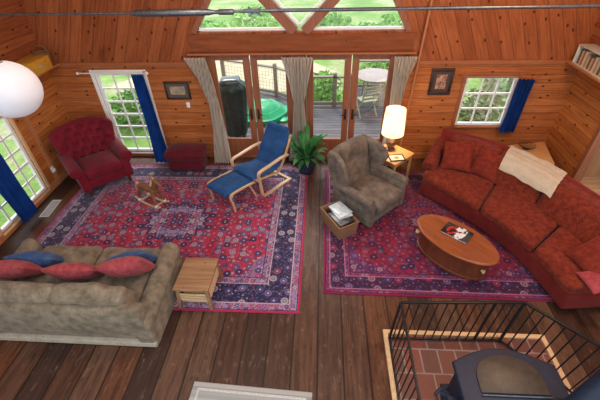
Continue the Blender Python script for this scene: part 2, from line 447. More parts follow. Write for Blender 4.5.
# eave ledges along the side walls, carrying odds and ends
b=NB(); box(b,XL,XL+.30,3.0,YB-.04,1.97,2.0,.004); struct('trim_9',b,'trimz')
b=NB(); box(b,XR-.30,XR,3.0,YB-.04,1.97,2.0,.004); struct('trim_10',b,'trimz')
# baseboards
for i,(a,c) in enumerate(((XL,-2.16),(1.42,XR))):
    b=NB(); box(b,a,c,YB-.025,YB,0,.1,.004); struct('baseboard_back' if i==0 else 'baseboard_back_right',b,'trim')
b=NB(); box(b,XL,XL+.025,0,YB-.03,0,.11,.004); struct('baseboard_left',b,'trimz')
b=NB(); box(b,XR-.025,XR,5.62,YB-.03,0,.1,.004); struct('baseboard_right',b,'trimz')
# upright posts
b=NB(); box(b,XL,XL+.05,5.5,5.58,.11,1.97,.006); struct('trim_11',b,'trimz')
b=NB(); tube(b,[(1.60,YB-.06,.02),(1.66,YB-.06,1.5),(1.72,YB-.06,2.9),(1.74,YB-.06,3.6)],.022,10); struct('trim_12',b,'trimz',smooth=True)
b=NB(); box(b,XR-.02,XR+.13,5.46,5.54,0,1.97,.006); struct('trim_13',b,'doorwood')
b=NB(); box(b,XR-.03,XR+.14,3.5,5.44,1.7,1.8,.006); struct('trim_14',b,'doorwood')
# alcove beyond the opening in the right wall
b=NB(); box(b,XR,6.6,3.4,YB,-.1,.003); struct('floor_alcove',b,'alcove')
b=NB(); box(b,6.6,6.7,3.4,YB,0,2); box(b,XR+.12,6.6,YB-.6,YB-.5,0,2); struct('wall_alcove',b,'alcove')

# ------------------------------------------------------------------ french doors
def leaf(i,x0,x1,hx):
    b=NB(); y0,y1=YB+.02,YB+.07; z0,z1=.05,2.1; st=.12
    box(b,x0,x0+st,y0,y1,z0,z1,.006); box(b,x1-st,x1,y0,y1,z0,z1,.006)
    box(b,x0+st,x1-st,y0,y1,z1-.09,z1,.004); box(b,x0+st,x1-st,y0,y1,z0,.42,.004)
    d=struct('door_%d'%i,b,'doorwood')
    b=NB(); box(b,x0+st,x1-st,YB+.04,YB+.05,.42,z1-.09); obj('pane',b,'glass',d,False)
    b=NB(); box(b,hx-.02,hx+.02,y0-.012,y0,.86,1.08,.005); tube(b,[(hx,y0-.01,.98),(hx,y0-.055,.98),(hx+.10*(1 if hx<(x0+x1)/2 else -1),y0-.055,.975)],.011,8)
    obj('door_handle',b,'black_metal',d,label='dark metal lever handle')
leaf(1,-2.06,-1.31,-1.37); leaf(2,-1.29,-.54,-1.23); leaf(3,-.27,.53,.47); leaf(4,.55,1.32,.61)
b=NB()
for a,c in ((DR[0]-.06,-2.07),(-.53,-.28),(1.33,DR[1]+.06)): box(b,a,c,YB-.04,YB+.1,0,2.13,.006)
box(b,DR[0]-.06,DR[1]+.06,YB-.03,YB+.1,2.11,2.16,.004); box(b,DR[0],DR[1],YB-.04,YB+.1,0,.045,.004)
struct('trim_15',b,'doorwood')

# ------------------------------------------------------------------ side windows
def sash(i,u0,u1,z0,z1,nc,nr,plane,casing='palepine',casw=.06):
    """window in the back wall (plane='y') or left wall (plane='x')"""
    def bx(b,a,c,d0,d1,za,zb,bev=.003):
        if plane=='y': box(b,a,c,YB+d0,YB+d1,za,zb,bev)
        else: box(b,XL-d1,XL-d0,a,c,za,zb,bev)
    b=NB(); f=.05
    bx(b,u0,u0+f,.02,.08,z0,z1); bx(b,u1-f,u1,.02,.08,z0,z1); bx(b,u0+f,u1-f,.02,.08,z0,z0+f); bx(b,u0+f,u1-f,.02,.08,z1-f,z1)
    w=struct('window_%d'%i,b,'white')
    b=NB()
    for k in range(1,nc):
        x=u0+f+(u1-u0-2*f)*k/nc; bx(b,x-.014,x+.014,.035,.06,z0+f,z1-f,0)
    for k in range(1,nr):
        z=z0+f+(z1-z0-2*f)*k/nr; h=.02 if (k==nr//2 and nr>3) else .014; bx(b,u0+f,u1-f,.033,.062,z-h,z+h,0)
    obj('muntins',b,'white',w,False)
    b=NB(); bx(b,u0+f,u1-f,.045,.05,z0+f,z1-f,0); obj('pane',b,'glass',w,False)
    b=NB(); c=casw
    bx(b,u0-c,u0,-.02,.02,z0-c,z1+c); bx(b,u1,u1+c,-.02,.02,z0-c,z1+c); bx(b,u0,u1,-.02,.02,z1,z1+c); bx(b,u0-.01,u1+.01,-.035,.02,z0-c*.6,z0)
    obj('casing',b,casing,w,label='pine casing')
sash(1,*LW,3,6,'y','white'); sash(2,*RW,3,3,'y','trim'); sash(6,4.0,5.24,.1,1.62,5,5,'x','palepine')

# ------------------------------------------------------------------ curtains
MT['stripecloth']=stripes('grey_striped_linen',[(.90,.86,.78),(.90,.86,.78),(.62,.6,.6),(.9,.85,.75),(.8,.76,.7)],0,.06)
clothy(MT['stripecloth'],.5)
MT['bluecloth']=fabric('royal_blue_cotton',(.012,.06,.28),(.02,.11,.45),4,120,.2,.05); clothy(MT['bluecloth'],.3)
def curtain(name,levels,folds,amp,mat,label,group,axis='x',rings=None):
    """levels: list of (z, centre, half width, offset); folds sinusoidal"""
    def f(u,v):
        t=v*(len(levels)-1); i=min(int(t),len(levels)-2); k=t-i; k=k*k*(3-2*k)
        z,c,h,o=[levels[i][j]*(1-k)+levels[i+1][j]*k for j in range(4)]
        s=2*u-1; a=amp*(.4+.6*min(1,h/.14))
        w=math.sin(u*folds*2*PI+v*.8)*a+math.sin(u*folds*4.3*PI+2)*a*.25
        p=c+s*h+noise.noise(Vector((u*3,v*3,c)))*.012
        return (p,o+w,z) if axis=='x' else (o+w,p,z)
    b=NB(); sheet(b,f,folds*10,30,.005)
    o=obj(name,b,mat); tag(o,label,'curtain',group); return o
G='striped grey curtains at the glass doors'
curtain('curtain',[(2.12,-2.24,.19,6.42),(1.75,-2.12,.14,6.42),(1.3,-2.03,.10,6.40),(.7,-2.0,.13,6.36),(.02,-2.02,.19,6.3)],7,.028,'stripecloth','grey striped curtain at the left end of the glass doors, gathered narrow halfway down',G)
curtain('curtain',[(2.12,-.43,.28,6.42),(1.75,-.41,.19,6.42),(1.3,-.42,.10,6.40),(.7,-.42,.14,6.42),(.02,-.46,.2,6.42)],9,.028,'stripecloth','grey striped curtain between the two pairs of glass doors, behind the potted plant',G)
curtain('curtain',[(2.12,1.44,.20,6.42),(1.75,1.39,.13,6.42),(1.3,1.36,.10,6.40),(.7,1.34,.11,6.36),(.02,1.34,.16,6.3)],8,.028,'stripecloth','grey striped curtain at the right end of the glass doors, above the lit lamp',G)
G='blue curtains at the side windows'
curtain('curtain',[(1.8,-3.40,.12,6.5),(1.2,-3.37,.13,6.46),(.6,-3.34,.14,6.40),(.03,-3.30,.17,6.3)],4,.03,'bluecloth','long blue curtain on the tall window behind the red tufted armchair',G)
curtain('curtain',[(1.7,3.60,.14,6.48),(1.2,3.59,.13,6.47),(.68,3.56,.14,6.46)],4,.028,'bluecloth','short blue curtain on the small window behind the red sofa',G)
curtain('curtain',[(1.72,4.38,.2,-4.99),(1.2,4.4,.22,-4.98),(.6,4.42,.2,-4.97),(.08,4.44,.19,-4.95)],4,.035,'bluecloth','blue curtain on the left wall window, nearest the tan sofa',G,'y')
def rod(p,q,r,label,mat='trim'):
    t=thing('curtain_rod',label,'curtain rod',p)
    d=Vector(q)-Vector(p); b=NB(); tube(b,[(0,0,0),tuple(d)],r,10); obj('rod',b,mat,t)
    for k in (0,1):
        b=NB(); lathe(b,[(0,-.03),(.02,-.02),(.026,0),(.02,.02),(0,.03)],12); 
        e=obj('finial',b,mat,t); e.location=d*k
    for k in (.06,.94):
        b=NB(); 
        if abs(d.x)>abs(d.y): bar(b,tuple(d*k),(d.x*k,YB-p[1],0),.018)
        else: bar(b,tuple(d*k),(XL-p[0],d.y*k,0),.018)
        obj('bracket',b,'black_metal' if mat!='trim' else mat,t)
rod((-4.52,6.5,1.83),(-3.2,6.5,1.83),.011,'thin curtain rod over the tall left window','white')
rod((2.38,6.48,1.74),(3.8,6.48,1.74),.013,'wooden curtain rod over the small right window')
rod((-4.99,3.9,1.76),(-4.99,5.3,1.76),.012,'thin curtain rod over the left wall window','white')

# ------------------------------------------------------------------ rugs
def rug(label,cx,cy,hx,hy,P,rz=0,zt=.012):
    b=NB(); n=40
    box(b,-hx,hx,-hy,hy,0,zt,.004)
    o=obj('persian_rug',b,rugmat('persian_rug',hx,hy,P)); tag(o,label,'rug'); o.location=(cx,cy,.001); o.rotation_euler.z=rz
    return o
P1=dict(red=(.40,.012,.035),lav=(.24,.15,.24),vine=(.17,.14,.24),navy=(.010,.010,.042),cream=(.5,.36,.38),dark=(.03,.012,.06),edge=(.4,.01,.05),guard=(.34,.22,.30),med=.55,
  pal=[(.46,.02,.05),(.16,.08,.2),(.42,.26,.3),(.025,.02,.08),(.5,.025,.06),(.26,.2,.32),(.34,.015,.04),(.05,.04,.13)],
  pal2=[(.35,.28,.5),(.5,.06,.15),(.07,.06,.22),(.5,.42,.5),(.3,.12,.3)],
  palb=[(.13,.11,.24),(.26,.05,.08),(.05,.05,.15),(.34,.30,.34),(.10,.09,.2)],
  b=[0,.03,.045,.15,.47,.58])
rug('large red and navy persian rug under the tufted armchair and blue lounge chair',-2.42,4.50,2.18,1.75,P1)
P2=dict(red=(.19,.004,.022),vine=(.14,.05,.12),lav=(.13,.02,.08),navy=(.03,.006,.03),cream=(.36,.14,.2),dark=(.03,.004,.03),edge=(.22,.005,.05),guard=(.2,.03,.1),med=.34,
  pal=[(.25,.008,.03),(.09,.015,.05),(.28,.05,.08),(.03,.018,.08),(.22,.008,.035),(.12,.06,.13),(.2,.012,.03),(.035,.006,.025)],
  pal2=[(.14,.08,.2),(.28,.02,.07),(.04,.025,.1),(.32,.16,.22),(.15,.02,.09)],
  palb=[(.13,.09,.2),(.24,.015,.06),(.04,.03,.11),(.25,.14,.2),(.11,.03,.09)],
  b=[0,.025,.035,.10,.32,.39])
rug('darker crimson persian rug under the oval coffee table and taupe wing chair',1.80,4.57,1.72,1.50,P2,-.01)
MT['greyrug']=stripes('grey_woven_rug',[(.36,.36,.34),(.28,.30,.28),(.42,.41,.38),(.3,.33,.3)],1,.16)
b=NB(); box(b,-.66,.66,-.45,.45,0,.014,.005); r=obj('border',NB(),None) if False else None
t=thing('small_rug','small pale grey woven rug on the bare planks at the bottom edge of the photo','rug',(-.73,1.36,0),-.05)
obj('pile',b,'greyrug',t)
b=NB()
for x0,x1,y0,y1 in ((-.60,.60,.36,.385),(-.60,.60,-.385,-.36),(-.6,-.575,-.36,.36),(.575,.6,-.36,.36)): box(b,x0,x1,y0,y1,.0135,.017,.001)
obj('woven_border',b,plain('pale_wool',(.5,.5,.47),.9,var=.3,scale=60),t,label='paler woven band')

# ------------------------------------------------------------------ upholstery
MT['redvelvet']=fabric('crimson_velvet',(.12,.003,.012),(.21,.006,.022),5,90,.25,.12,.75)
MT['maroon']=fabric('maroon_velvet',(.08,.003,.010),(.13,.005,.016),5,90,.25,.12,.75)
MT['redchenille']=fabric('rust_red_chenille',(.12,.014,.008),(.27,.045,.017),16,110,.6,.06,.9)
MT['redpipe']=fabric('rust_red_skirt',(.16,.014,.011),(.22,.022,.017),6,90,.3,.06,.9)
MT['taupe']=fabric('taupe_mohair',(.085,.065,.05),(.22,.175,.135),6,120,.3,.12,.85)
MT['tan']=fabric('tan_speckled_velvet',(.13,.10,.066),(.30,.24,.165),8,100,.3,.1,.85)
MT['tanskirt']=fabric('tan_welt',(.36,.31,.23),(.46,.40,.31),8,100,.3,.1,.9,spots=((.2,.17,.12),22))
MT['denim']=fabric('blue_canvas',(.012,.055,.17),(.025,.10,.28),5,140,.25,.05,.9)
MT['bluepillow']=fabric('blue_dotted_weave',(.03,.07,.18),(.07,.14,.30),8,70,.4,.1,.9,spots=((.015,.03,.09),38))
MT['redpillow']=fabric('rose_red_brocade',(.28,.035,.045),(.44,.085,.09),14,60,.5,.1,.85)
MT['redpillow2']=fabric('claret_chenille',(.14,.014,.008),(.25,.035,.015),14,60,.5,.06,.85)
MT['throw']=fabric('cream_knit',(.86,.76,.58),(.95,.9,.78),10,80,.4,.05,.95)
MT['birch']=woodgrain('bent_birch',(.50,.33,.18),(.64,.45,.27),1,.45,18)
MT['darkwood']=woodgrain('dark_turned_wood',(.05,.02,.01),(.09,.035,.015),2)
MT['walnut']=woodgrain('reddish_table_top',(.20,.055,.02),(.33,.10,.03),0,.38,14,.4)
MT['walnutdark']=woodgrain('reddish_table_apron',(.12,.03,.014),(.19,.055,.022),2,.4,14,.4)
MT['brass']=plain('aged_brass',(.6,.4,.15),.3,.9,.1)

def scrollarm(parent,side,xi,xo,y0,y1,z0,zt,r,mat,flare=.03,front_slope=0,name='arm',bev=.018):
    """rolled arm; xi inner face, xo outer face at the base (positive numbers, mirrored by side)"""
    zc=zt-r; xc=(xi+xo)/2+flare
    poly=[(xi,z0),(xi,zc-.05)]
    for k in range(15):
        a=PI*1.08-k*(PI*1.36)/14; poly.append((xc+r*math.cos(a),zc+r*math.sin(a)))
    poly+=[(xo-.005,zc-r-.02),(xo-.005,z0)]
    b=NB(); prism(b,[(x*side,z) for x,z in poly],-y1,-y0,XZ,bev,4)
    if front_slope:
        for v in b.verts:
            t=(v.co.y-y0)/(y1-y0)
            if v.co.z>z0+.1: v.co.z+=front_slope*max(0,t)**1.5*(v.co.z-z0)/(zt-z0)
    return obj(name,b,mat,parent)

# --- red tufted armchair
t=thing('tufted_armchair','crimson button-tufted armchair with rolled arms standing in the left corner','armchair',(-4.24,5.66,.014),math.radians(44)); t.scale=(1.08,1.08,1.04)
b=NB(); box(b,-.36,.36,-.36,.34,.13,.34,.03,seg=3); obj('base',b,'redvelvet',t)
b=NB(); cushion(b,.60,.62,.15,.05,.03,T(0,-.10,.41)); obj('seat_cushion',b,'redvelvet',t)
pts=[(x*.17+(.085 if r%2 else 0),-.24+r*.13) for r in range(5) for x in range(-2,3) if abs(x*.17+(.085 if r%2 else 0))<.4]
def tf(q,p):
    if q.z>0:
        dm=0
        for (px,py) in pts:
            d=math.hypot(q.x-px,q.y-py); dm+=math.exp(-(d/.055)**2)
        q.z-=.085*min(1,dm)
        a1=q.x/.17+(q.y+.24)/.26; a2=q.x/.17-(q.y+.24)/.26; g=abs(a1-round(a1)); g2=abs(a2-round(a2)); fd=max(0,1-(abs(q.x)/.42)**6)*max(0,1-(abs(q.y)/.34)**6)
        q.z-=.028*fd*max(math.exp(-(g/.13)**2),math.exp(-(g2/.13)**2))
    return q
def bm_(q):
    s=1+.16*max(-.3,q.y/.36); x=q.x*s
    return Vector((x,.36+.28*(q.y)-q.z*.95-.16*(x/.5)**2+.0,.70+q.y-.07*(x/.5)**2*(1 if q.y>0 else .2)-q.z*.25))
b=NB(); cushion(b,.90,.72,.20,.08,.02,None,26,bm_,tuft=tf); obj('backrest',b,'redvelvet',t)
for px,py in pts:
    b=NB(); lathe(b,[(0,.008),(.010,.004),(.013,-.002),(0,-.006)],10); c=bm_(Vector((px,py,.04)))
    o=obj('button',b,'redvelvet',t); o.location=c; o.rotation_euler=(math.radians(75),0,0)
for s in(-1,1):
    a=scrollarm(t,s,.30,.43,-.40,.36,.13,.63,.095,'redvelvet',.05)
    b=NB(); lathe(b,[(0,.014),(.05,.012),(.075,0),(.07,-.02)],20,(0,0,0)); o=obj('arm_face',b,'redvelvet',a); o.location=(s*.415,-.405,.535); o.rotation_euler=(PI/2,0,0)
    for y in(-.33,.33):
        b=NB(); lathe(b,[(0,0),(.02,0),(.028,.07),(.034,.135),(0,.14)],12,(s*.34,y,0)); obj('leg',b,'darkwood',t)

# --- burgundy ottoman
t=thing('footstool','low burgundy upholstered footstool against the back wall between the blue and grey curtains','footstool',(-2.68,6.13,0)); t.rotation_euler.z=.03
b=NB(); box(b,-.35,.35,-.19,.19,.06,.34,.03,seg=3); obj('base',b,'maroon',t)
b=NB(); cushion(b,.78,.46,.17,.07,.04,T(0,0,.39)); obj('seat_cushion',b,'maroon',t)
for sx in(-1,1):
    for sy in(-1,1):
        b=NB(); lathe(b,[(0,0),(.02,0),(.028,.07),(0,.075)],10,(sx*.27,sy*.13,0)); obj('foot',b,'darkwood',t)

# --- taupe wing chair
t=thing('wing_chair','taupe velvet wing chair beside the lamp, seen half from behind the woven basket','armchair',(.79,4.94,.014),math.radians(45)); t.scale=(1.1,1.1,.98)
b=NB(); box(b,-.34,.34,-.40,.36,.10,.34,.03,seg=3); obj('base',b,'taupe',t)
b=NB(); cushion(b,.60,.66,.16,.05,.03,T(0,-.13,.41)); obj('seat_cushion',b,'taupe',t)
def wm(q):
    return Vector((q.x*(1+.10*q.y/.4),.32+.24*q.y-q.z,.72+q.y+ (.05 if q.y>.2 else 0)*math.cos(q.x/.35*PI/2)))
b=NB(); cushion(b,.66,.78,.17,.075,.02,None,14,wm); obj('backrest',b,'taupe',t)
for s in(-1,1):
    poly=[(.40,.50),(.46,.80),(.50,1.02),(.46,1.11),(.34,1.11),(.18,1.06),(.05,.95),(.00,.82),(.04,.70),(.10,.58)]
    b=NB(); prism(b,poly,-.045,.045,YZ,.03,3)
    for v in b.verts: v.co.x+=s*(.35+.30*max(0,(.35-v.co.y))*max(0,min(1,(v.co.z-.5)/.3)))
    obj('wing',b,'taupe',t)
    scrollarm(t,s,.31,.41,-.42,.34,.10,.65,.064,'taupe',.035,0)
    for y in(-.34,.32):
        b=NB(); lathe(b,[(0,0),(.018,0),(.026,.06),(.03,.105),(0,.11)],12,(s*.33,y,0)); obj('leg',b,'darkwood',t)

# --- blue lounge chair and its stool
t=thing('lounge_chair','blue canvas lounge chair on a bent birch frame, in front of the glass doors','lounge chair',(-1.07,5.70,.014),math.radians(-38)); t.scale=(1.07,1.05,1)
def smooth(pts,n=6):
    P=[Vector(p) for p in pts]; out=[]
    for i in range(len(P)-1):
        a=P[max(0,i-1)];b_=P[i];c=P[i+1];d=P[min(len(P)-1,i+2)]
        for k in range(n):
            u=k/n; out.append(.5*((2*b_)+(c-a)*u+(2*a-5*b_+4*c-d)*u*u+(3*b_-a-3*c+d)*u**3))
    out.append(P[-1]); return out
def flatbar(bm,pts,w,th):
    """laminated strip: follows pts in the YZ plane, width w across x, thickness th"""
    P=[Vector(p) for p in pts]; rings=[]
    for i,p in enumerate(P):
        d=(P[min(i+1,len(P)-1)]-P[max(i-1,0)]).normalized(); nrm=Vector((1,0,0)).cross(d).normalized()
        rings.append([bm.verts.new(p+Vector((sx*w/2,0,0))+nrm*sy*th/2) for sx,sy in((-1,-1),(1,-1),(1,1),(-1,1))])
    for A,B in zip(rings,rings[1:]):
        for j in range(4): bm.faces.new((A[j],A[(j+1)%4],B[(j+1)%4],B[j]))
    bm.faces.new(rings[0][::-1]); bm.faces.new(rings[-1]); return bm
for s in(-1,1):
    x=s*.33
    b=NB(); flatbar(b,smooth([(x,.34,.018),(x,0,.018),(x,-.30,.018),(x,-.37,.06),(x,-.40,.30),(x,-.42,.50),(x,-.38,.555),(x,-.2,.57),(x,.12,.59),(x,.30,.58)]),.055,.026)
    obj('side_frame',b,'birch',t)
    b=NB(); flatbar(b,smooth([(s*.28,-.44,.39),(s*.28,-.15,.33),(s*.28,.06,.29),(s*.28,.16,.36),(s*.28,.32,.62),(s*.28,.45,.90)]),.03,.03); obj('seat_frame',b,'birch',t)
b=NB(); box(b,-.33,.33,.29,.345,.005,.032,.004); obj('rear_crossbar',b,'birch',t)
b=NB(); box(b,-.33,.33,-.02,.02,.26,.30,.004); box(b,-.33,.33,-.40,-.37,.33,.37,.004); obj('stretcher',b,'birch',t)
prof=smooth([(0,-.47,.42),(0,-.2,.38),(0,.02,.33),(0,.13,.38),(0,.25,.58),(0,.38,.79),(0,.46,.94)],8)
def ribbon(name,prof,hw,th,mat,parent,quilt=0,lab=None):
    n=14
    b=NB(); rt=[];rb=[]
    L=len(prof)
    for i,p in enumerate(prof):
        d=(prof[min(i+1,L-1)]-prof[max(i-1,0)]).normalized(); nr=Vector((1,0,0)).cross(d).normalized()
        if nr.z<0 and abs(nr.z)>.3: nr=-nr
        a=[];c=[]
        for j in range(n+1):
            u=-1+2*j/n; e=(max(0,1-abs(u)**5))**.5*(max(.0,min(1,min(i,L-1-i)/2.0)))**.5
            q=(1-quilt*.5*(1+math.cos(i/L*2*PI*5))) 
            a.append(b.verts.new(p+Vector((u*hw,0,0))+nr*(th*e*q+.002))); c.append(b.verts.new(p+Vector((u*hw,0,0))-nr*(th*e*.5+.002)))
        rt.append(a);rb.append(c)
    for i in range(L-1):
        for j in range(n):
            b.faces.new((rt[i][j],rt[i][j+1],rt[i+1][j+1],rt[i+1][j])); b.faces.new((rb[i][j],rb[i+1][j],rb[i+1][j+1],rb[i][j+1]))
        b.faces.new((rt[i][0],rt[i+1][0],rb[i+1][0],rb[i][0])); b.faces.new((rt[i][n],rb[i][n],rb[i+1][n],rt[i+1][n]))
    for j in range(n):
        b.faces.new((rt[0][j],rb[0][j],rb[0][j+1],rt[0][j+1])); b.faces.new((rt[-1][j],rt[-1][j+1],rb[-1][j+1],rb[-1][j]))
    return obj(name,b,mat,parent)
pp=[p+Vector((0,-.015,.02)) for p in prof]
ribbon('cushion',pp,.27,.05,'denim',t,.35)
b=NB(); cushion(b,.46,.14,.09,.04,.01,T(0,.43,.955)@RX(math.radians(70))); obj('head_pad',b,'denim',t)
t=thing('lounge_footstool','blue canvas footstool on birch legs, pushed up to the lounge chair','footstool',(-1.56,5.12,.013),math.radians(-36))
ribbon('cushion',smooth([(0,-.30,.385),(0,-.2,.40),(0,0,.385),(0,.2,.36),(0,.30,.35)],8),.26,.05,'denim',t,.3)
for s in(-1,1):
    b=NB(); flatbar(b,smooth([(s*.29,-.24,.0),(s*.29,-.26,.18),(s*.29,-.29,.335),(s*.29,-.24,.385),(s*.29,0,.375),(s*.29,.28,.345)]),.035,.026); obj('side_frame',b,'birch',t)
    b=NB(); flatbar(b,smooth([(s*.27,.30,.0),(s*.27,.24,.16),(s*.27,.16,.345)]),.03,.024); obj('rear_leg',b,'birch',t)
b=NB(); box(b,-.28,.28,-.25,-.22,.30,.335,.004); obj('stretcher',b,'birch',t)
b=NB(); cushion(b,.50,.12,.09,.04,.01,T(0,-.30,.385)); obj('edge_roll',b,'denim',t)

# --- tan sofa (seen from behind)
t=thing('sofa','tan speckled velvet sofa in the lower left, its back towards the viewer','sofa',(-3.02,2.84,0),math.radians(180-.5))
# local: front is -y which points to +y of the room
W=1.13
b=NB(); box(b,-W+.06,W-.06,-.56,.50,.10,.32,.03,seg=3); obj('base',b,'tan',t)
b=NB()
prism(b,[(.40,.10),(.56,.10),(.60,.30),(.60,.65),(.575,.70),(.51,.71),(.45,.68),(.40,.5)],-W+.08,W-.08,YZ,.02,3); obj('backrest',b,'tan',t)
b=NB(); box(b,-W+.03,W-.03,.50,.615,.015,.10,.012,seg=3); obj('skirt',b,'tanskirt',t,label='pale welt along the bottom')
for s in(-1,1):
    scrollarm(t,s,W-.25,W-.02,-.57,.605,.02,.64,.125,'tan',.0,-.16,bev=.05)
for k,(xa,xb) in enumerate(((-.86,-.005),(.005,.86))):
    b=NB(); cushion(b,xb-xa,.86,.17,.06,.04,T((xa+xb)/2,-.17,.40),lump=.02,seed=k*5); obj('seat_cushion',b,'tan',t)
    b=NB(); cushion(b,xb-xa+.03,.24,.44,.07,.02,T((xa+xb)/2,.37,.62)@RX(math.radians(-22)),lump=.06,seed=9+k*3); obj('back_cushion',b,'tan',t)
SP='throw pillows on the tan sofa'
def pil(name,x,y,z,a,b_,th,rot,mat,label,cat='throw pillow',group=SP,seed=0):
    b=NB(); pillow(b,a,b_,th,None,16,seed); o=obj(name,b,mat); o.location=(x,y,z); o.rotation_euler=[math.radians(r) for r in rot]
    return tag(o,label,cat,group)
pil('throw_pillow',-3.68,3.04,.60,.33,.20,.12,(128,3,2),'bluepillow','blue dotted pillow at the left end of the tan sofa')
pil('throw_pillow',-2.40,3.06,.62,.29,.20,.115,(122,-12,6),'bluepillow','blue dotted pillow at the right end of the tan sofa, beside the speckled arm')
pil('throw_pillow',-3.80,2.79,.70,.35,.20,.12,(124,-4,-2),'redpillow','rose-red pillow at the left end of the tan sofa',seed=3)
pil('throw_pillow',-3.02,2.82,.66,.34,.18,.11,(128,2,2),'redpillow','rose-red pillow in the middle of the tan sofa',seed=5)
pil('throw_pillow',-2.36,2.86,.72,.31,.20,.125,(120,-8,6),'redpillow','rose-red pillow at the right end of the tan sofa, nearest the viewer',seed=8)

# --- rustic end table
t=thing('end_table','rustic knotty pine end table with slatted shelf beside the right arm of the tan sofa','table',(-1.60,3.04,.013),math.radians(-1)); t.scale=(.98,.98,.80)
MT['rustic']=woodgrain('rustic_pine',(.22,.11,.05),(.36,.20,.10),0,.55,22)
b=NB()
for k in range(3): box(b,-.235,.235,-.28+k*.187,-.28+k*.187+.184,.465,.50,.006)
obj('table_top',b,'rustic',t)
for sx in(-1,1):
    for sy in(-1,1):
        b=NB(); bar(b,(sx*.19,sy*.23,.465),(sx*.215,sy*.265,.014),.045,.045,.004); obj('leg',b,'rustic',t)
b=NB(); box(b,-.19,.19,-.235,-.215,.38,.465,.003); box(b,-.19,.19,.215,.235,.38,.465,.003); box(b,-.2,-.18,-.21,.21,.38,.465,.003); box(b,.18,.2,-.21,.21,.38,.465,.003); obj('apron',b,'rustic',t)
b=NB()
for k in range(6): box(b,-.20,.20,-.24+k*.082,-.24+k*.082+.06,.14,.16,.003)
obj('shelf',b,'palepine',t)
for k in range(3):
    b=NB(); box(b,.196,.212,-.24,.24,.20+k*.06,.235+k*.06,.003); obj('slat',b,'palepine',t)
    b=NB(); box(b,-.19,.19,-.255,-.24,.20+k*.06,.235+k*.06,.003); obj('slat',b,'palepine',t)

# --- curved red sofa
FP=[(1.78,5.30),(2.20,4.80),(2.63,4.20),(2.90,3.60),(3.04,2.90)]
BP=[(2.26,6.20),(2.92,5.78),(3.40,5.25),(3.82,4.42),(4.28,3.02)]
def crv(P,u):
    n=len(P)-1; t_=max(0,min(.99999,u))*n; i=int(t_); k=t_-i
    a,b_,c,d=[Vector((*P[max(0,min(n,i+j))],0)) for j in(-1,0,1,2)]
    return .5*((2*b_)+(c-a)*k+(2*a-5*b_+4*c-d)*k*k+(3*b_-a-3*c+d)*k**3)
LEN=3.0; DEP=1.05; OX,OY=3.0,4.6
def smap(u0,u1,v0,v1,zc):
    def f(q,su=(u1-u0)*LEN,sv=(v1-v0)*DEP):
        u=(u0+u1)/2+q.x/LEN; v=(v0+v1)/2+q.y/DEP
        p=crv(FP,u).lerp(crv(BP,u),v)
        # extrapolate slightly past the ends so that rounded ends keep their shape
        if u<0: p+= (crv(FP,0)-crv(FP,.02)).normalized()*(-u)*LEN
        if u>1: p+= (crv(FP,.999)-crv(FP,.97)).normalized()*(u-1)*LEN
        return Vector((p.x-OX,p.y-OY,zc+q.z))
    return f
def spart(name,u0,u1,v0,v1,z0,z1,r,puff,mat,par,n=14,lean=0,lump=0,label=None,seed=0):
    f=smap(u0,u1,v0,v1,(z0+z1)/2)
    def g(q):
        q=q.copy(); 
        if lean: q.y+=lean*(q.z/(z1-z0))
        return f(q)
    b=NB(); cushion(b,(u1-u0)*LEN,(v1-v0)*DEP,z1-z0,r,puff,None,n,g,lump,seed); return obj(name,b,mat,par,label=label)
t=thing('curved_sofa','long curved rust-red sofa filling the right side behind the oval coffee table','sofa',(OX,OY,.013))
spart('base',.0,1.0,.03,.97,.03,.31,.04,0,'redpipe',t,20)
spart('backrest',.0,1.0,.87,1.0,.05,.86,.05,0,'redpipe',t,24,.04)
spart('back_rail',.0,1.0,.92,1.01,.82,.90,.04,0,'redpipe',t,24)
for i,(a,c) in enumerate(((.0,.40),(.405,.755),(.76,.99))): spart('seat_cushion',a,c,.0,.72,.29,.47,.07,.025,'redchenille',t,16)
for i,(a,c) in enumerate(((.085,.36),(.365,.63),(.635,.98))): spart('back_cushion',a,c,.63,.92,.42,.89,.09,.0,'redchenille',t,14,.14,.02,seed=i*4)
spart('arm',.0,.075,.20,.98,.28,.56,.03,0,'redchenille',t,10)
b=NB(); p0=crv(FP,.02).lerp(crv(BP,.02),.16); p1=crv(FP,.02).lerp(crv(BP,.02),.93)
tube(b,[(p0.x-OX,p0.y-OY,.54),(p0.x-OX+.01,p0.y-OY+.02,.545),((p0.x+p1.x)/2-OX,(p0.y+p1.y)/2-OY,.58),(p1.x-OX,p1.y-OY,.66)],[.085,.105,.105,.10],18); obj('arm_roll',b,'redchenille',t)
# throw pillows on it
SQ='pillows on the curved red sofa'
pil('throw_pillow',2.36,5.50,.72,.25,.25,.085,(52,-5,-22),'redpillow2','square rust-red pillow leaning on the left arm of the curved sofa',group=SQ,seed=12)
pil('throw_pillow',2.80,5.28,.70,.23,.24,.08,(58,6,-40),'redpillow2','rust-red pillow second from the left arm of the curved sofa',group=SQ,seed=14)
pil('throw_pillow',3.42,3.26,.66,.24,.23,.09,(38,0,-80),'redpillow2','large rust-red pillow at the near end of the curved sofa',group=SQ,seed=16)
pil('throw_pillow',3.30,2.96,.56,.17,.12,.06,(14,0,-85),'redpillow','small rose-red pillow on the near end seat of the curved sofa',group=SQ,seed=18)
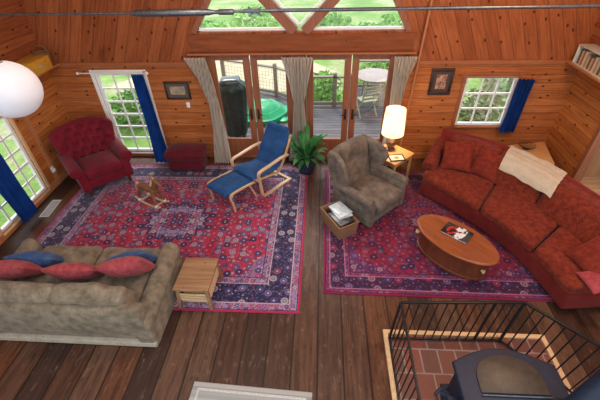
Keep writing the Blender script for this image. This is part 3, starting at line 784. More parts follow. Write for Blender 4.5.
# throw
def thr(u,v):
    uu=.39+u*.29
    pr=[(1.03,.84),(1.015,.90),(.96,.92),(.86,.925),(.76,.93),(.68,.89),(.61,.80),(.585,.72)]
    k=v*(len(pr)-1); i=min(int(k),len(pr)-2); f=k-i
    vv=pr[i][0]*(1-f)+pr[i+1][0]*f; z=pr[i][1]*(1-f)+pr[i+1][1]*f
    p=crv(FP,uu).lerp(crv(BP,uu),vv); 
    w=.008*math.sin(v*46)+noise.noise(Vector((u*5,v*5,1)))*.02
    return (p.x+w*.3,p.y+w*.5,z+.02+w)
b=NB(); sheet(b,thr,30,60,.018); tag(obj('throw_blanket',b,'throw'),'cream knitted blanket folded over the back of the curved red sofa','blanket')

# --- oval coffee table and its book
t=thing('coffee_table','oval reddish wood coffee table with a solid curved apron, in front of the curved sofa','table',(1.93,3.78,.013),math.radians(-47))
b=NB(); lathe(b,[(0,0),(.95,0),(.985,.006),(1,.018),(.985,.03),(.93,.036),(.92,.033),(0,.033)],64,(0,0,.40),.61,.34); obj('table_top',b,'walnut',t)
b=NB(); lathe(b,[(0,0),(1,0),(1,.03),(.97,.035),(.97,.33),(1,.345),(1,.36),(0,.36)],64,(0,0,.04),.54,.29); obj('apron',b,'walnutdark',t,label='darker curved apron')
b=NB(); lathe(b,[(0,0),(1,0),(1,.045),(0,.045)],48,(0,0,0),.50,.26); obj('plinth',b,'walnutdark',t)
for s in(-1,1):
    d=obj('drawer_knob',lathe(NB(),[(0,0),(.02,.004),(.018,.02),(.034,.035),(.03,.05),(0,.056)],16),'palepine',t,label='pale wooden knob'); d.location=(s*.49,-.115,.25); d.rotation_euler=(0,s*PI/2,0)
def cover_mat():
    s=NT('photo_book_cover'); o=s.sep(s.obj()); c=s.mix(s.mr(s.noise(s.obj(),9,3),.4,.6),(.012,.014,.018),(.05,.055,.06))
    n2=s.noise(s.obj(),17,2); 
    d=s.M('SQRT',s.M('ADD',s.M('POWER',s.M('ADD',o[0],.03),2),s.M('POWER',s.M('ADD',o[1],.02),2)))
    c=s.mix(s.M('MULTIPLY',s.M('LESS_THAN',d,.11),s.M('GREATER_THAN',n2,.47)),c,(.5,.03,.02))
    d2=s.M('SQRT',s.M('ADD',s.M('POWER',s.M('SUBTRACT',o[0],.045),2),s.M('POWER',s.M('MULTIPLY',s.M('SUBTRACT',o[1],.03),.45),2)))
    c=s.mix(s.M('MULTIPLY',s.M('LESS_THAN',d2,.075),s.M('GREATER_THAN',n2,.5)),c,(.7,.75,.8))
    return s.fin(c,.3,spec=.5)
t=thing('picture_book','large dark picture book lying on the oval coffee table','book',(1.96,3.86,.450),math.radians(-40))
b=NB(); box(b,-.185,.185,-.125,.125,.004,.02,.002); obj('pages',b,'white',t)
b=NB(); box(b,-.19,.19,-.13,.13,.0,.004); box(b,-.19,.19,-.13,.13,.02,.024); box(b,-.19,-.186,-.13,.13,.004,.02); obj('cover',b,cover_mat(),t)

# --- lamp table, lamp and what stands on it
t=thing('lamp_table','square honey pine lamp table standing cornerwise behind the wing chair','table',(1.32,5.84,.013),math.radians(45))
MT['honey']=woodgrain('honey_pine',(.52,.25,.09),(.66,.36,.15),0,.45,18)
b=NB(); box(b,-.29,.29,-.29,.29,.53,.56,.008); obj('table_top',b,'honey',t)
b=NB()
for s in(-1,1): box(b,-.24,.24,s*.24-.01,s*.24+.01,.45,.53); box(b,s*.24-.01,s*.24+.01,-.23,.23,.45,.53)
obj('apron',b,'honey',t)
for sx in(-1,1):
    for sy in(-1,1):
        b=NB(); box(b,sx*.245-.02,sx*.245+.02,sy*.245-.02,sy*.245+.02,0,.53,.004); obj('leg',b,'honey',t)
LX,LY=1.30,5.97
t=thing('table_lamp','lit table lamp with cream drum shade, behind the taupe wing chair','lamp',(LX,LY,.574))
b=NB(); lathe(b,[(0,0),(.085,0),(.09,.015),(.05,.03),(.06,.06),(.085,.11),(.09,.16),(.06,.21),(.025,.24),(.018,.28),(0,.28)],24); obj('base',b,plain('dark_glazed_ceramic',(.10,.05,.03),.25,var=.3),t)
b=NB(); lathe(b,[(0,.28),(.012,.28),(.012,.42),(0,.42)],12); obj('pole',b,'brass',t)
s=NT('linen_lampshade'); tr=s.n('ShaderNodeBsdfTranslucent'); df=s.n('ShaderNodeBsdfDiffuse'); mx=s.n('ShaderNodeMixShader'); mx.inputs[0].default_value=.6
for q in(tr,df): q.inputs[0].default_value=(.95,.90,.78,1)
s.t.links.new(df.outputs[0],mx.inputs[1]); s.t.links.new(tr.outputs[0],mx.inputs[2]); s.t.links.new(mx.outputs[0],s.out.inputs[0])
b=NB(); lathe(b,[(.20,.33),(.175,.80),(.172,.80),(.197,.33),(.20,.33)],40); obj('lamp_shade',b,s.m,t)
b=NB(); lathe(b,[(0,.43),(.02,.44),(.035,.50),(.03,.55),(0,.57)],16); bulb=obj('bulb',b,emis('warm_bulb',(1,.8,.55),18),t)
b=NB()
for a in range(3): bar(b,(0,0,.76),(.173*math.cos(a*2.09),.173*math.sin(a*2.09),.76),.004)
bar(b,(0,0,.42),(0,0,.8),.004); obj('harp',b,'brass',t)
t=thing('framed_card','small framed card lying flat on the lamp table','picture frame',(1.37,5.66,.575),math.radians(8))
b=NB(); 
for x0,x1,y0,y1 in((-.14,.14,.085,.11),(-.14,.14,-.11,-.085),(-.14,-.115,-.085,.085),(.115,.14,-.085,.085)): box(b,x0,x1,y0,y1,0,.016,.002)
obj('frame',b,'black_metal',t)
b=NB(); box(b,-.115,.115,-.085,.085,.002,.009); obj('mat_board',b,plain('cream_mat',(.7,.66,.5),.6,var=.05),t)
b=NB(); lathe(b,[(0,.009),(.045,.009),(.045,.011),(0,.011)],20); obj('motif',b,plain('olive_print',(.25,.22,.1),.6,var=.5,scale=60),t)
t=thing('candle_holder','small amber candle jar beside the lamp base on the lamp table','candle',(1.13,5.82,.574))
b=NB(); lathe(b,[(0,0),(.04,0),(.048,.03),(.045,.085),(.04,.085),(.04,.02),(0,.015)],20); obj('jar',b,plain('amber_glass',(.35,.12,.05),.15,var=.1),t)
b=NB(); lathe(b,[(0,.02),(.036,.02),(.036,.06),(0,.062)],16); obj('candle',b,plain('wax',(.7,.5,.35),.5,var=.05),t)

# --- woven basket with magazines
t=thing('wicker_basket','woven wicker basket of magazines beside the taupe wing chair','basket',(.315,4.42,.013),math.radians(-60))
s=NT('woven_wicker'); o=s.sep(s.obj()); w=s.M('MULTIPLY',s.M('SINE',s.M('MULTIPLY',s.M('ADD',o[0],o[1]),190)),s.M('SINE',s.M('MULTIPLY',o[2],210)))
cw=s.mix(s.mr(w,-.5,.5),(.14,.065,.03),(.36,.2,.10)); s.bump(w,.8,.006); MT['wicker']=s.fin(cw,.7)
b=NB(); a,c,h=.27,.16,.27
prism(b,[(-a,-c),(a,-c),(a,c),(-a,c)],0,.02,None,.006)
for x0,x1,y0,y1 in((-a,a,-c,-c+.018),(-a,a,c-.018,c),(-a,-a+.018,-c+.018,c-.018),(a-.018,a,-c+.018,c-.018)): box(b,x0,x1,y0,y1,.02,h,.005)
for v in b.verts:
    k=1+.10*v.co.z/h; v.co.x*=k; v.co.y*=k
obj('basket_body',b,'wicker',t)
b=NB(); A,C_=a*1.1,c*1.1; tube(b,[(-A,-C_,h),(0,-C_,h),(A,-C_,h),(A,0,h),(A,C_,h),(0,C_,h),(-A,C_,h),(-A,0,h)],.014,8,True); obj('rim',b,'wicker',t)
def mag(name,x,y,z,sx,sy,h,rz,cols,label,tilt=0,cat='magazine'):
    b=NB(); box(b,-sx/2,sx/2,-sy/2,sy/2,0,h,.002)
    s=NT('magazine_cover'); c=s.mix(s.mr(s.noise(s.obj(),11,3,.6,.8),.42,.58),cols[0],cols[1])
    o=obj(name,b,s.fin(c,.35,spec=.5)); o.location=(x,y,z); o.rotation_euler=(math.radians(tilt),math.radians(tilt*.6),math.radians(rz)); return tag(o,label,cat,'magazines in the wicker basket')
mag('magazine',.335,4.34,.286,.34,.25,.02,-56,((.03,.03,.035),(.12,.12,.13)),'dark magazine lowest in the stack on the wicker basket',2)
mag('magazine',.345,4.45,.309,.32,.25,.016,-63,((.55,.57,.6),(.3,.38,.45)),'pale magazine in the middle of the stack on the wicker basket',1)
mag('magazine',.335,4.49,.328,.33,.24,.012,-54,((.45,.58,.66),(.68,.74,.78)),'pale blue-green magazine topmost on the wicker basket',1)

# --- potted plant
t=thing('potted_plant','leafy green houseplant in a dark round pot beside the glass doors','plant',(-.27,6.03,0))
b=NB(); lathe(b,[(0,0),(.12,0),(.155,.06),(.185,.2),(.19,.30),(.175,.30),(.17,.26),(0,.26)],28); obj('pot',b,plain('blue_black_glaze',(.02,.025,.05),.25,var=.3),t)
b=NB(); lathe(b,[(0,.275),(.168,.265),(0,.2)],20); obj('soil',b,plain('potting_soil',(.03,.02,.012),.95,var=.5,scale=50),t)
lm=plain('houseplant_leaf',(.07,.32,.09),.45,var=.5,scale=7)
rr=random.Random(4)
for k in range(54):
    a=rr.uniform(0,2*PI); L=rr.uniform(.32,.58); up=rr.uniform(.35,1.0); wd=rr.uniform(.035,.06)
    b=NB(); n=8; rows=[]
    for i in range(n+1):
        u=i/n; rad=.03+L*.75*u; z=.28+L*up*2.0*u-.85*L*u*u*(1.2-up*.4)
        if i<3: w=.006
        else: w=wd*math.sin(PI*min(1,(u-.25)/.75*.93+.05))**.8+.002
        c=Vector((rad*math.cos(a),rad*math.sin(a),z)); sd=Vector((-math.sin(a),math.cos(a),0))
        rows.append([b.verts.new(c-sd*w+Vector((0,0,.3*w))),b.verts.new(c),b.verts.new(c+sd*w+Vector((0,0,.3*w)))])
    for A,B in zip(rows,rows[1:]):
        for j in(0,1): b.faces.new((A[j],A[j+1],B[j+1],B[j]))
    bmesh.ops.solidify(b,geom=b.faces[:],thickness=.0015)
    obj('leaf',b,lm,t,ang=80)

# --- little wooden rocking horse
t=thing('rocking_horse','small carved wooden rocking horse with pale hooves on the large rug','toy',(-3.02,4.98,.014),math.radians(62)); t.scale=(1.25,1.25,1.2)
hw=MT['toywood']=woodgrain('carved_brown_wood',(.13,.05,.02),(.26,.12,.05),1,.5,20)
for s in(-1,1):
    b=NB(); flatbar(b,smooth([(s*.08,-.26,.07),(s*.08,-.15,.025),(s*.08,0,.012),(s*.08,.15,.025),(s*.08,.26,.07)]),.022,.024); obj('rocker',b,'birch',t,label='pale curved rocker')
b=NB(); bar(b,(-.08,-.15,.035),(.08,-.15,.035),.02); bar(b,(-.08,.15,.035),(.08,.15,.035),.02); obj('crossbar',b,'birch',t)
b=NB(); tube(b,smooth([(0,.17,.27),(0,.12,.275),(0,0,.26),(0,-.10,.275),(0,-.15,.30)],4),[.03,.04,.05,.055,.055,.052,.05,.05,.052,.055,.058,.058,.058,.058,.055,.05,.04],14); obj('body',b,hw,t)
b=NB(); tube(b,smooth([(0,-.11,.28),(0,-.16,.36),(0,-.20,.45),(0,-.21,.48)],4),[.05,.048,.044,.042,.04,.038,.036,.034,.032,.032,.03,.028,.02],12)
tube(b,smooth([(0,-.18,.48),(0,-.24,.455),(0,-.31,.41)],4),[.03,.036,.036,.034,.031,.028,.025,.022,.016],12); obj('head',b,hw,t)
for s in(-1,1):
    b=NB(); tube(b,[(s*.02,-.185,.50),(s*.024,-.18,.53),(s*.024,-.178,.55)],[.012,.009,.002],8); obj('ear',b,hw,t)
    for y,f in((-.12,-.05),(.13,.05)):
        b=NB(); tube(b,smooth([(s*.035,y,.27),(s*.06,y+f*.6,.17),(s*.075,y+f,.07)],4),[.03,.028,.025,.022,.02,.018,.016,.015,.015],10); l=obj('leg',b,hw,t)
        b=NB(); lathe(b,[(0,0),(.022,0),(.018,.035),(0,.04)],10,(s*.078,y+f*1.05,.035)); obj('hoof',b,'white',l,label='white painted hoof')
b=NB(); tube(b,smooth([(0,.17,.28),(0,.23,.27),(0,.27,.18),(0,.28,.12)],4),[.02]*5+[.024]*4+[.02,.014,.01,.005],8); obj('tail',b,MT['palepine'],t)
b=NB()
for i in range(9): 
    u=i/8; tube(b,[(0,-.10-.10*u,.33+.17*u),(0,-.06-.10*u,.34+.17*u),(.0,-.05-.1*u,.30+.17*u)],[.014,.012,.004],6)
obj('mane',b,MT['palepine'],t)

# ------------------------------------------------------------------ wall things
def picture(label,x0,x1,z0,z1,fw,mw,cols,seed):
    cx,cz=(x0+x1)/2,(z0+z1)/2; w,h=(x1-x0)/2,(z1-z0)/2
    t=thing('framed_picture',label,'picture',(cx,YB-.001,cz),0,None)
    b=NB()
    for a in((-w,w,h-fw,h),(-w,w,-h,-h+fw),(-w,-w+fw,-h+fw,h-fw),(w-fw,w,-h+fw,h-fw)): box(b,a[0],a[1],-.03,0,a[2],a[3],.004)
    obj('frame',b,plain('dark_frame',(.035,.018,.012),.4,var=.3),t)
    b=NB(); box(b,-w+fw,w-fw,-.014,-.004,-h+fw,h-fw); obj('mat_board',b,plain('mat_board',(.10,.075,.06) if seed==1 else (.07,.04,.03),.7,var=.1),t)
    s=NT('old_print'); c=s.mix(s.mr(s.noise(s.obj(),14,3,.6,.6),.4,.6),cols[0],cols[1]); 
    b=NB(); box(b,-w+fw+mw,w-fw-mw,-.018,-.014,-h+fw+mw,h-fw-mw); obj('print',b,s.fin(c,.5),t)
picture('dark-framed wide picture on the pine wall left of the glass doors',-2.98,-2.50,1.29,1.64,.035,.06,((.45,.33,.22),(.22,.22,.16)),1)
picture('dark-framed upright picture on the pine wall between lamp and small window',1.96,2.36,1.38,1.86,.05,.06,((.5,.32,.2),(.16,.05,.03)),2)
t=thing('light_switch','pale switch plate below the wide picture','light switch',(-2.60,YB,1.17)); b=NB(); box(b,-.035,.035,-.008,0,-.055,.055,.003); obj('plate',b,'white',t); b=NB(); box(b,-.008,.008,-.02,-.008,-.015,.015,.002); obj('toggle',b,'white',t)
t=thing('wall_outlet','white socket plate on the left wall post beside the red armchair','outlet',(XL+.05,5.5,.36)); b=NB(); box(b,0,.012,-.04,.04,-.06,.06,.003); obj('plate',b,'white',t); b=NB(); box(b,.012,.05,-.025,.025,-.04,.02,.006); obj('plug',b,'white',t)
# floor register
t=thing('floor_vent','pale metal floor vent between the left wall and the large rug','vent',(-4.84,4.78,.001),math.radians(4))
b=NB(); 
for x0,x1,y0,y1 in((-.085,.085,.21,.24),(-.085,.085,-.24,-.21),(-.085,-.065,-.21,.21),(.065,.085,-.21,.21)): box(b,x0,x1,y0,y1,0,.008,.002)
obj('frame',b,plain('pale_enamel',(.5,.48,.44),.4,var=.1),t)
b=NB(); box(b,-.065,.065,-.21,.21,0,.002); 
for k in range(13): box(b,-.065,.065,-.2+k*.033,-.19+k*.033,.001,.007)
obj('grille',b,plain('grey_enamel',(.3,.29,.27),.4,var=.1),t)

# eave shelf oddments, left
t=thing('wooden_crate','yellow wooden box on the ledge in the upper left corner','box',(-4.97,6.08,2.0),math.radians(-4))
MT['yellow']=plain('mustard_paint',(.58,.30,.03),.5,var=.15)
b=NB()
for a in((-.16,.16,-.25,.25,0,.012),(-.16,-.148,-.25,.25,.012,.2),(.148,.16,-.25,.25,.012,.2),(-.148,.148,-.25,-.238,.012,.2),(-.148,.148,.238,.25,.012,.2)): box(b,*a,.003)
obj('box_body',b,'yellow',t)
b=NB(); box(b,-.165,.165,-.255,.255,.2,.222,.004); obj('lid',b,'yellow',t)
b=NB(); box(b,.16,.164,-.05,.05,.08,.14,.001); obj('paper_label',b,plain('worn_label',(.5,.36,.2),.7,var=.4,scale=60),t)
def book(x,y,z,sx,sy,sz,rz,col,label,group,tilt=0):
    t=thing('book',label,'book',(x,y,z),math.radians(rz),group); t.rotation_euler.x=math.radians(tilt)
    b=NB(); box(b,-sx/2+.006,sx/2-.004,-sy/2+.004,sy/2-.004,.004,sz-.004); obj('pages',b,'white',t)
    b=NB(); box(b,-sx/2,sx/2,-sy/2,-sy/2+.004,0,sz); box(b,-sx/2,sx/2,sy/2-.004,sy/2,0,sz); box(b,-sx/2,-sx/2+.006,-sy/2+.004,sy/2-.004,0,sz,.0); obj('cover',b,plain('book_cloth',col,.6,var=.15),t)
book(-5.0,5.66,2.0,.2,.05,.27,0,(.25,.015,.02),'dark red book on the left ledge between yellow box and paper lantern','books on the left ledge')
book(-5.0,5.58,2.0,.2,.05,.25,0,(.3,.02,.03),'dull red book on the left ledge, nearest the paper lantern','books on the left ledge')
t=thing('dark_basket','dark woven basket behind the yellow box in the upper left corner','basket',(-4.98,6.42,2.0))
b=NB(); lathe(b,[(0,0),(.10,0),(.125,.20),(.135,.24),(.12,.24),(.11,.03),(0,.03)],24); obj('basket_body',b,'wicker',t)
b=NB(); tube(b,[(.125*math.cos(a),0,.24+.12*math.sin(a)) for a in [PI*i/12 for i in range(13)]],.008,8); obj('handle',b,'wicker',t)
# right: small wall shelf of books, open towards the room
t=thing('wall_bookshelf','small pale grey wall shelf of paperbacks in the upper right corner','shelf',(4.2,5.55,1.995))
b=NB(); D,Ly,Hh=.24,.90,.30
box(b,0,D,0,Ly,0,.016,.002); box(b,0,D,0,Ly,Hh-.016,Hh,.002); box(b,0,D,0,.016,.016,Hh-.016,.002); box(b,0,D,Ly-.016,Ly,.016,Hh-.016,.002)
obj('shelf_frame',b,plain('pale_grey_paint',(.5,.5,.44),.6,var=.1),t)
b=NB(); box(b,D-.01,D,.016,Ly-.016,.016,Hh-.016); obj('back_panel',b,plain('dark_panel',(.04,.025,.015),.8),t)
rb=random.Random(3); y=5.58; k=0
while y<6.36:
    th=rb.uniform(.028,.05); h=rb.uniform(.17,.23)
    book(4.33,y+th/2,2.012,.2,th,h,0,[(.55,.45,.3),(.40,.28,.16),(.65,.57,.44),(.30,.10,.05),(.5,.4,.26),(.12,.08,.05)][k%6],'small book standing upright on the pale wall shelf in the upper right corner','paperbacks on the wall shelf'); y+=th+.004; k+=1

# corner table behind the sofa
t=thing('corner_table','pale pine corner table behind the curved sofa under the right corner','table',(4.02,6.08,0))
b=NB(); prism(b,[(.30,.34),(-.44,.20),(-.36,-.05),(-.05,-.42),(.12,-.45)],.47,.50,None,.006); obj('table_top',b,'honey',t)
for x,y in((-.36,.16),(.24,.28),(.06,-.36),(-.3,-.0)):
    b=NB(); box(b,x-.02,x+.02,y-.02,y+.02,0,.47,.003); obj('leg',b,'honey',t)
t=thing('wire_bowl','dark wire bowl on the pale corner table behind the curved sofa','bowl',(3.86,6.16,.50))
b=NB()
for k in range(5):
    r=.06+.022*k; z=.008+.018*k; tube(b,[(r*math.cos(a*PI/10),r*math.sin(a*PI/10),z) for a in range(20)],.0035,6,True)
obj('hoops',b,'black_metal',t)
b=NB()
for a in range(12):
    c,s_=math.cos(a*PI/6),math.sin(a*PI/6); tube(b,[(.0,.0,.006),(.06*c,.06*s_,.008),(.148*c,.148*s_,.08)],.003,6)
obj('ribs',b,'black_metal',t)

# ------------------------------------------------------------------ tie rod across the room
t=thing('tie_rod','grey steel tie rod with a turnbuckle stretched across the top of the room','tie rod',(0,5.0,3.12))
b=NB(); tube(b,[(-5.02,0,0),(-2.38,0,0)],.015,12); obj('rod',b,'steel',t)
b=NB(); tube(b,[(-1.2,0,.005),(-.72,0,.01)],.017,12); tube(b,[(-.72,0,.01),(4.36,0,.01)],.022,12); obj('rod',b,'steel',t)
b=NB(); lathe(b,[(0,0),(.028,0),(.038,.03),(.038,.06),(.044,.07),(.044,.92),(.038,.93),(.038,.98),(.024,1.05),(.024,1.1),(.034,1.12),(.034,1.3),(0,1.3)],14); b.transform(T(-2.42,0,0)@RY(PI/2)); obj('turnbuckle',b,'steel',t)
b=NB(); box(b,-1.0,-.78,-.03,.03,-.012,.03,.006); bar(b,(-.93,0,.05),(-.76,0,-.05),.022); bar(b,(-.76,0,.05),(-.93,0,-.05),.022); tube(b,[(-.845,-.05,.01),(-.845,.05,.01)],.016,10); obj('clevis',b,'steel',t)

# ------------------------------------------------------------------ paper lantern
t=thing('paper_lantern','round white paper lantern hanging at the left edge','lantern',(-3.05,3.3,2.79))
s=NT('lantern_paper'); tr=s.n('ShaderNodeBsdfTranslucent'); df=s.n('ShaderNodeBsdfDiffuse'); mx=s.n('ShaderNodeMixShader'); mx.inputs[0].default_value=.4
for q in(tr,df): q.inputs[0].default_value=(.88,.9,.95,1)
o=s.sep(s.obj()); s.t.links.new(df.outputs[0],mx.inputs[1]); s.t.links.new(tr.outputs[0],mx.inputs[2]); s.t.links.new(mx.outputs[0],s.out.inputs[0])
prof=[]
N=64
for i in range(N+1):
    a=-PI/2+ (i/N)*PI; a=max(-1.35,min(1.35,a)); k=1+.006*(1 if i%2 else 0); prof.append((.275*math.cos(a)*k,.265*math.sin(a)*k))
b=NB(); lathe(b,prof,48); obj('paper_shade',b,s.m,t,ang=80)
b=NB(); tube(b,[(0,0,.258),(0,0,2.3)],.004,8); obj('cord',b,'white',t)
b=NB(); tube(b,[(.06*math.cos(i*PI/8),.06*math.sin(i*PI/8),.258) for i in range(16)],.003,6,True); bar(b,(-.06,0,.258),(.06,0,.258),.004); obj('wire_ring',b,'steel',t)

# ------------------------------------------------------------------ hearth, gate and stove
s=NT('terracotta_hearth_tiles'); o=s.sep(s.obj())
bt=s.n('ShaderNodeTexBrick'); bt.offset=.5; s.put(bt.inputs['Vector'],s.comb(o[0],o[1],0)); bt.inputs['Scale'].default_value=1; bt.inputs['Brick Width'].default_value=.20; bt.inputs['Row Height'].default_value=.29; bt.inputs['Mortar Size'].default_value=.009; bt.inputs['Mortar Smooth'].default_value=.1
for i,c in((1,(.24,.055,.035)),(2,(.13,.045,.035)),(3,(.3,.24,.22))): bt.inputs[i].default_value=(*c,1)
c=s.mix(s.mr(s.noise(s.obj(),8,3),.3,.7,0,.5),bt.outputs[0],(.10,.06,.05)); MT['tile']=s.fin(c,.5,spec=.4)
b=NB(); prism(b,[(.86,.3),(2.66,.3),(2.66,2.49),(.86,2.49)],0,.018); struct('floor_hearth',b,'tile')
b=NB(); box(b,.80,.855,.3,2.55,0,.045,.004); box(b,.855,2.72,2.495,2.55,0,.045,.004); box(b,2.665,2.72,.3,2.495,0,.045,.004); struct('trim_16',b,'palepine')

t=thing('hearth_gate','black iron railing of thin bars folded around the tiled hearth of the stove','railing',(.86,2.42,0))
ox,oy=.86,2.42
BT=[(.86,.90),(.86,2.43),(2.16,2.45),(2.62,1.98),(2.95,1.45)]
TP=[(.92,.90),(.92,2.50),(2.28,2.545),(2.80,2.05),(3.22,1.56)]
zb,zt=.05,.66
for nm,P,z,r in(('bottom_rail',BT,zb,.011),('top_rail',TP,zt,.013)):
    for a,c in zip(P,P[1:]):
        b=NB(); bar(b,(a[0]-ox,a[1]-oy,z),(c[0]-ox,c[1]-oy,z),2*r,2*r,.003); obj(nm,b,'black_metal',t)
for i,n in enumerate((16,13,7,6)):
    for k in range(n+1):
        if k==n and i<3: continue
        u=k/n; a=(BT[i][0]*(1-u)+BT[i+1][0]*u,BT[i][1]*(1-u)+BT[i+1][1]*u); c=(TP[i][0]*(1-u)+TP[i+1][0]*u,TP[i][1]*(1-u)+TP[i+1][1]*u)
        w=.024 if (k==0 and i in(1,2)) else .011
        if i==1 and k==n-3: w=.022
        b=NB(); bar(b,(a[0]-ox,a[1]-oy,zb),(c[0]-ox,c[1]-oy,zt),w,w); obj('post' if w>.021 else 'bar',b,'black_metal',t)
for x,y in (BT[1],BT[2],BT[3],BT[4]):
    b=NB(); tube(b,[(x-ox,y-oy,.0 if x>2.7 else .018),(x-ox,y-oy,.05)],.016,10); obj('foot',b,'black_metal',t)

t=thing('wood_stove','blue-black cast iron wood stove with an arched top plate on the tiled hearth','stove',(1.76,1.46,.018))
def arch(w,d0,d1,n=10,bulge=.12):
    return [(-w,d0)]+[(w,d0)]+[(w*math.cos(PI*i/n) if False else w*(1-2*i/n),d1+bulge*math.sin(PI*i/n)) for i in range(n+1)]
b=NB(); prism(b,arch(.42,-.30,.33,12,.12),.14,.64,None,.02); obj('firebox',b,'stove',t)
b=NB(); prism(b,arch(.47,-.35,.36,12,.15),.64,.69,None,.016,3); obj('top_plate',b,'stove',t)
def half(w,d0,d1,n=16): return [(-w,d0),(w,d0)]+[(w*math.cos(PI*i/n),d0+.06+(d1-d0-.06)*math.sin(PI*i/n)**.7) for i in range(n+1)]
b=NB(); prism(b,half(.30,.07,.43),.69,.705,None,.005); obj('cooking_plate',b,plain('dull_hotplate',(.05,.042,.034),.45,.2,.25,14),t,label='dull brown arched plate set in the top')
b=NB(); tube(b,[(-.30,.05,.702),(.30,.05,.702)],.008,8); obj('plate_bar',b,'steel',t)
b=NB(); box(b,-.56,-.43,-.28,.10,.52,.55,.01); bar(b,(-.44,.05,.54),(-.60,.14,.50),.03,.03,.004); bar(b,(-.44,-.05,.54),(-.58,-.02,.42),.03,.03,.004); obj('side_shelf',b,'stove',t)
b=NB(); tube(b,smooth([(-.55,.12,.56),(-.62,.13,.60),(-.68,.08,.60)],5),.016,10); obj('door_handle',b,'stove',t)
b=NB(); box(b,-.44,-.42,-.22,.18,.22,.56,.006); obj('side_door',b,'stove',t)
b=NB(); box(b,-.46,.46,-.34,.40,.10,.15,.012); obj('ash_lip',b,'stove',t)
for sx in(-1,1):
    for sy in(-.26,.30):
        b=NB(); tube(b,smooth([(sx*.34,sy,.12),(sx*.40,sy,.06),(sx*.42,sy,.0)],4),[.04,.036,.032,.028,.026,.026,.028,.03,.034],10); obj('leg',b,'stove',t)
PQ=Vector((.36,-.07,.69)); 
b=NB(); lathe(b,[(0,0),(.12,0),(.12,.02),(.095,.05),(0,.05)],28,tuple(PQ)); obj('flue_collar',b,'stove',t)
d=Vector((.17,.075,.42)).normalized()
b=NB(); tube(b,[PQ+Vector((0,0,.03)),PQ+Vector((.02,0,.10)),PQ+d*.25,PQ+d*2.2],.088,28); obj('flue_pipe',b,'stove',t)
for k in(.5,1.1,1.7):
    b=NB(); tube(b,[PQ+d*k,PQ+d*(k+.03)],.092,28); obj('pipe_joint',b,'stove',t)

# ------------------------------------------------------------------ outside
s=NT('meadow'); g=s.noise(s.obj(),.55,4,.6); g2=s.noise(s.obj(),9,4,.7); o=s.sep(s.obj())
c=s.ramp(g,[(.3,(.14,.30,.05)),(.48,(.24,.40,.09)),(.6,(.42,.46,.22)),(.72,(.52,.5,.34))])
c=s.mix(s.mr(g2,.35,.7,0,.5),c,(.05,.12,.02)); MT['meadow']=s.fin(c,.95)
b=NB(); n=30
box(b,-40,40,YB+.12,60,-.75,-.6); box(b,-40,XL-.12,-6,YB+.12,-.75,-.6); struct('ground',b,'meadow')
s=NT('dry_grass'); c=s.mix(s.mr(s.noise(s.obj(),3,4),.3,.7),(.5,.42,.26),(.62,.55,.38)); 
b=NB(); 
pts=[(-7.4,12.0),(-4.3,11.4),(-1.2,11.6),(.6,13.4),(-1.0,15.4),(-3.4,15.6),(-6.2,14.6)]
prism(b,pts,-.6,-.585); struct('ground_dry_patch',b,s.fin(c,.95))
b=NB(); prism(b,[(-3.0,6.72),(3.2,6.72),(3.2,10.7),(.85,10.7),(.85,9.45),(-.3,9.45),(-1.3,10.2),(-3.0,10.9)],-.14,-.10); struct('deck',b,'deck')
# deck railing
t=thing('deck_railing','grey weathered deck railing with wire mesh behind the glass doors','railing',(0,9.35,-.1))
MT['greywood']=woodgrain('weathered_grey_wood',(.22,.19,.16),(.36,.32,.27),0,.8,18)
R_=[(3.1,10.6),(.95,10.6),(.80,9.35),(-.3,9.35),(-1.3,10.1),(-2.95,10.8)]
for a,c in zip(R_,R_[1:]):
    for z,w,h in((.82,.10,.04),(.10,.05,.08)):
        b=NB(); bar(b,(a[0],a[1]-9.35,z),(c[0],c[1]-9.35,z),w,h); obj('rail',b,'greywood',t)
    b=NB(); L=math.hypot(c[0]-a[0],c[1]-a[1]); n=int(L/.10)
    for k in range(n+1):
        u=k/n; x=a[0]+(c[0]-a[0])*u; y=a[1]+(c[1]-a[1])*u-9.35; tube(b,[(x,y,.1),(x,y,.82)],.003,4)
    for k in range(7): tube(b,[(a[0],a[1]-9.35,.16+k*.1),(c[0],c[1]-9.35,.16+k*.1)],.003,4)
    obj('wire_mesh',b,'steel',t)
for x,y in R_+[(-2.1,10.44),(.35,9.35),(2.0,10.6)]:
    b=NB(); box(b,x-.05,x+.05,y-9.35-.05,y-9.35+.05,0,.92,.004); obj('post',b,'greywood',t)
# turtle-backed sandbox
t=thing('sandbox','bright green domed plastic sandbox lid on the deck outside the left doors','sandbox',(-1.58,8.80,-.1)); t.scale=(1.12,1.08,.8)
MT['green']=plain('green_plastic',(.0,.36,.13),.35,var=.12,scale=3)
b=NB(); lathe(b,[(0,0),(.56,0),(.60,.05),(.60,.16),(.57,.17),(0,.17)],40); obj('tub',b,'green',t)
def sh(a,z): return 1+.03*math.cos(6*a)
b=NB(); lathe(b,[(.61,.15),(.62,.18),(.57,.20),(.55,.22),(.46,.32),(.42,.31),(.36,.38),(.22,.43),(.18,.415),(.10,.44),(0,.45)],48,f=sh); obj('lid',b,'green',t)
b=NB(); lathe(b,[(0,0),(.16,.0),(.18,.10),(.14,.19),(0,.22)],20,(-.42,.50,.02)); obj('front_bump',b,'green',t)
for x,y in((.55,.34),(-.58,-.25),(.55,-.3)):
    b=NB(); lathe(b,[(0,0),(.12,0),(.13,.08),(0,.13)],16,(x,y,0)); obj('side_bump',b,'green',t)
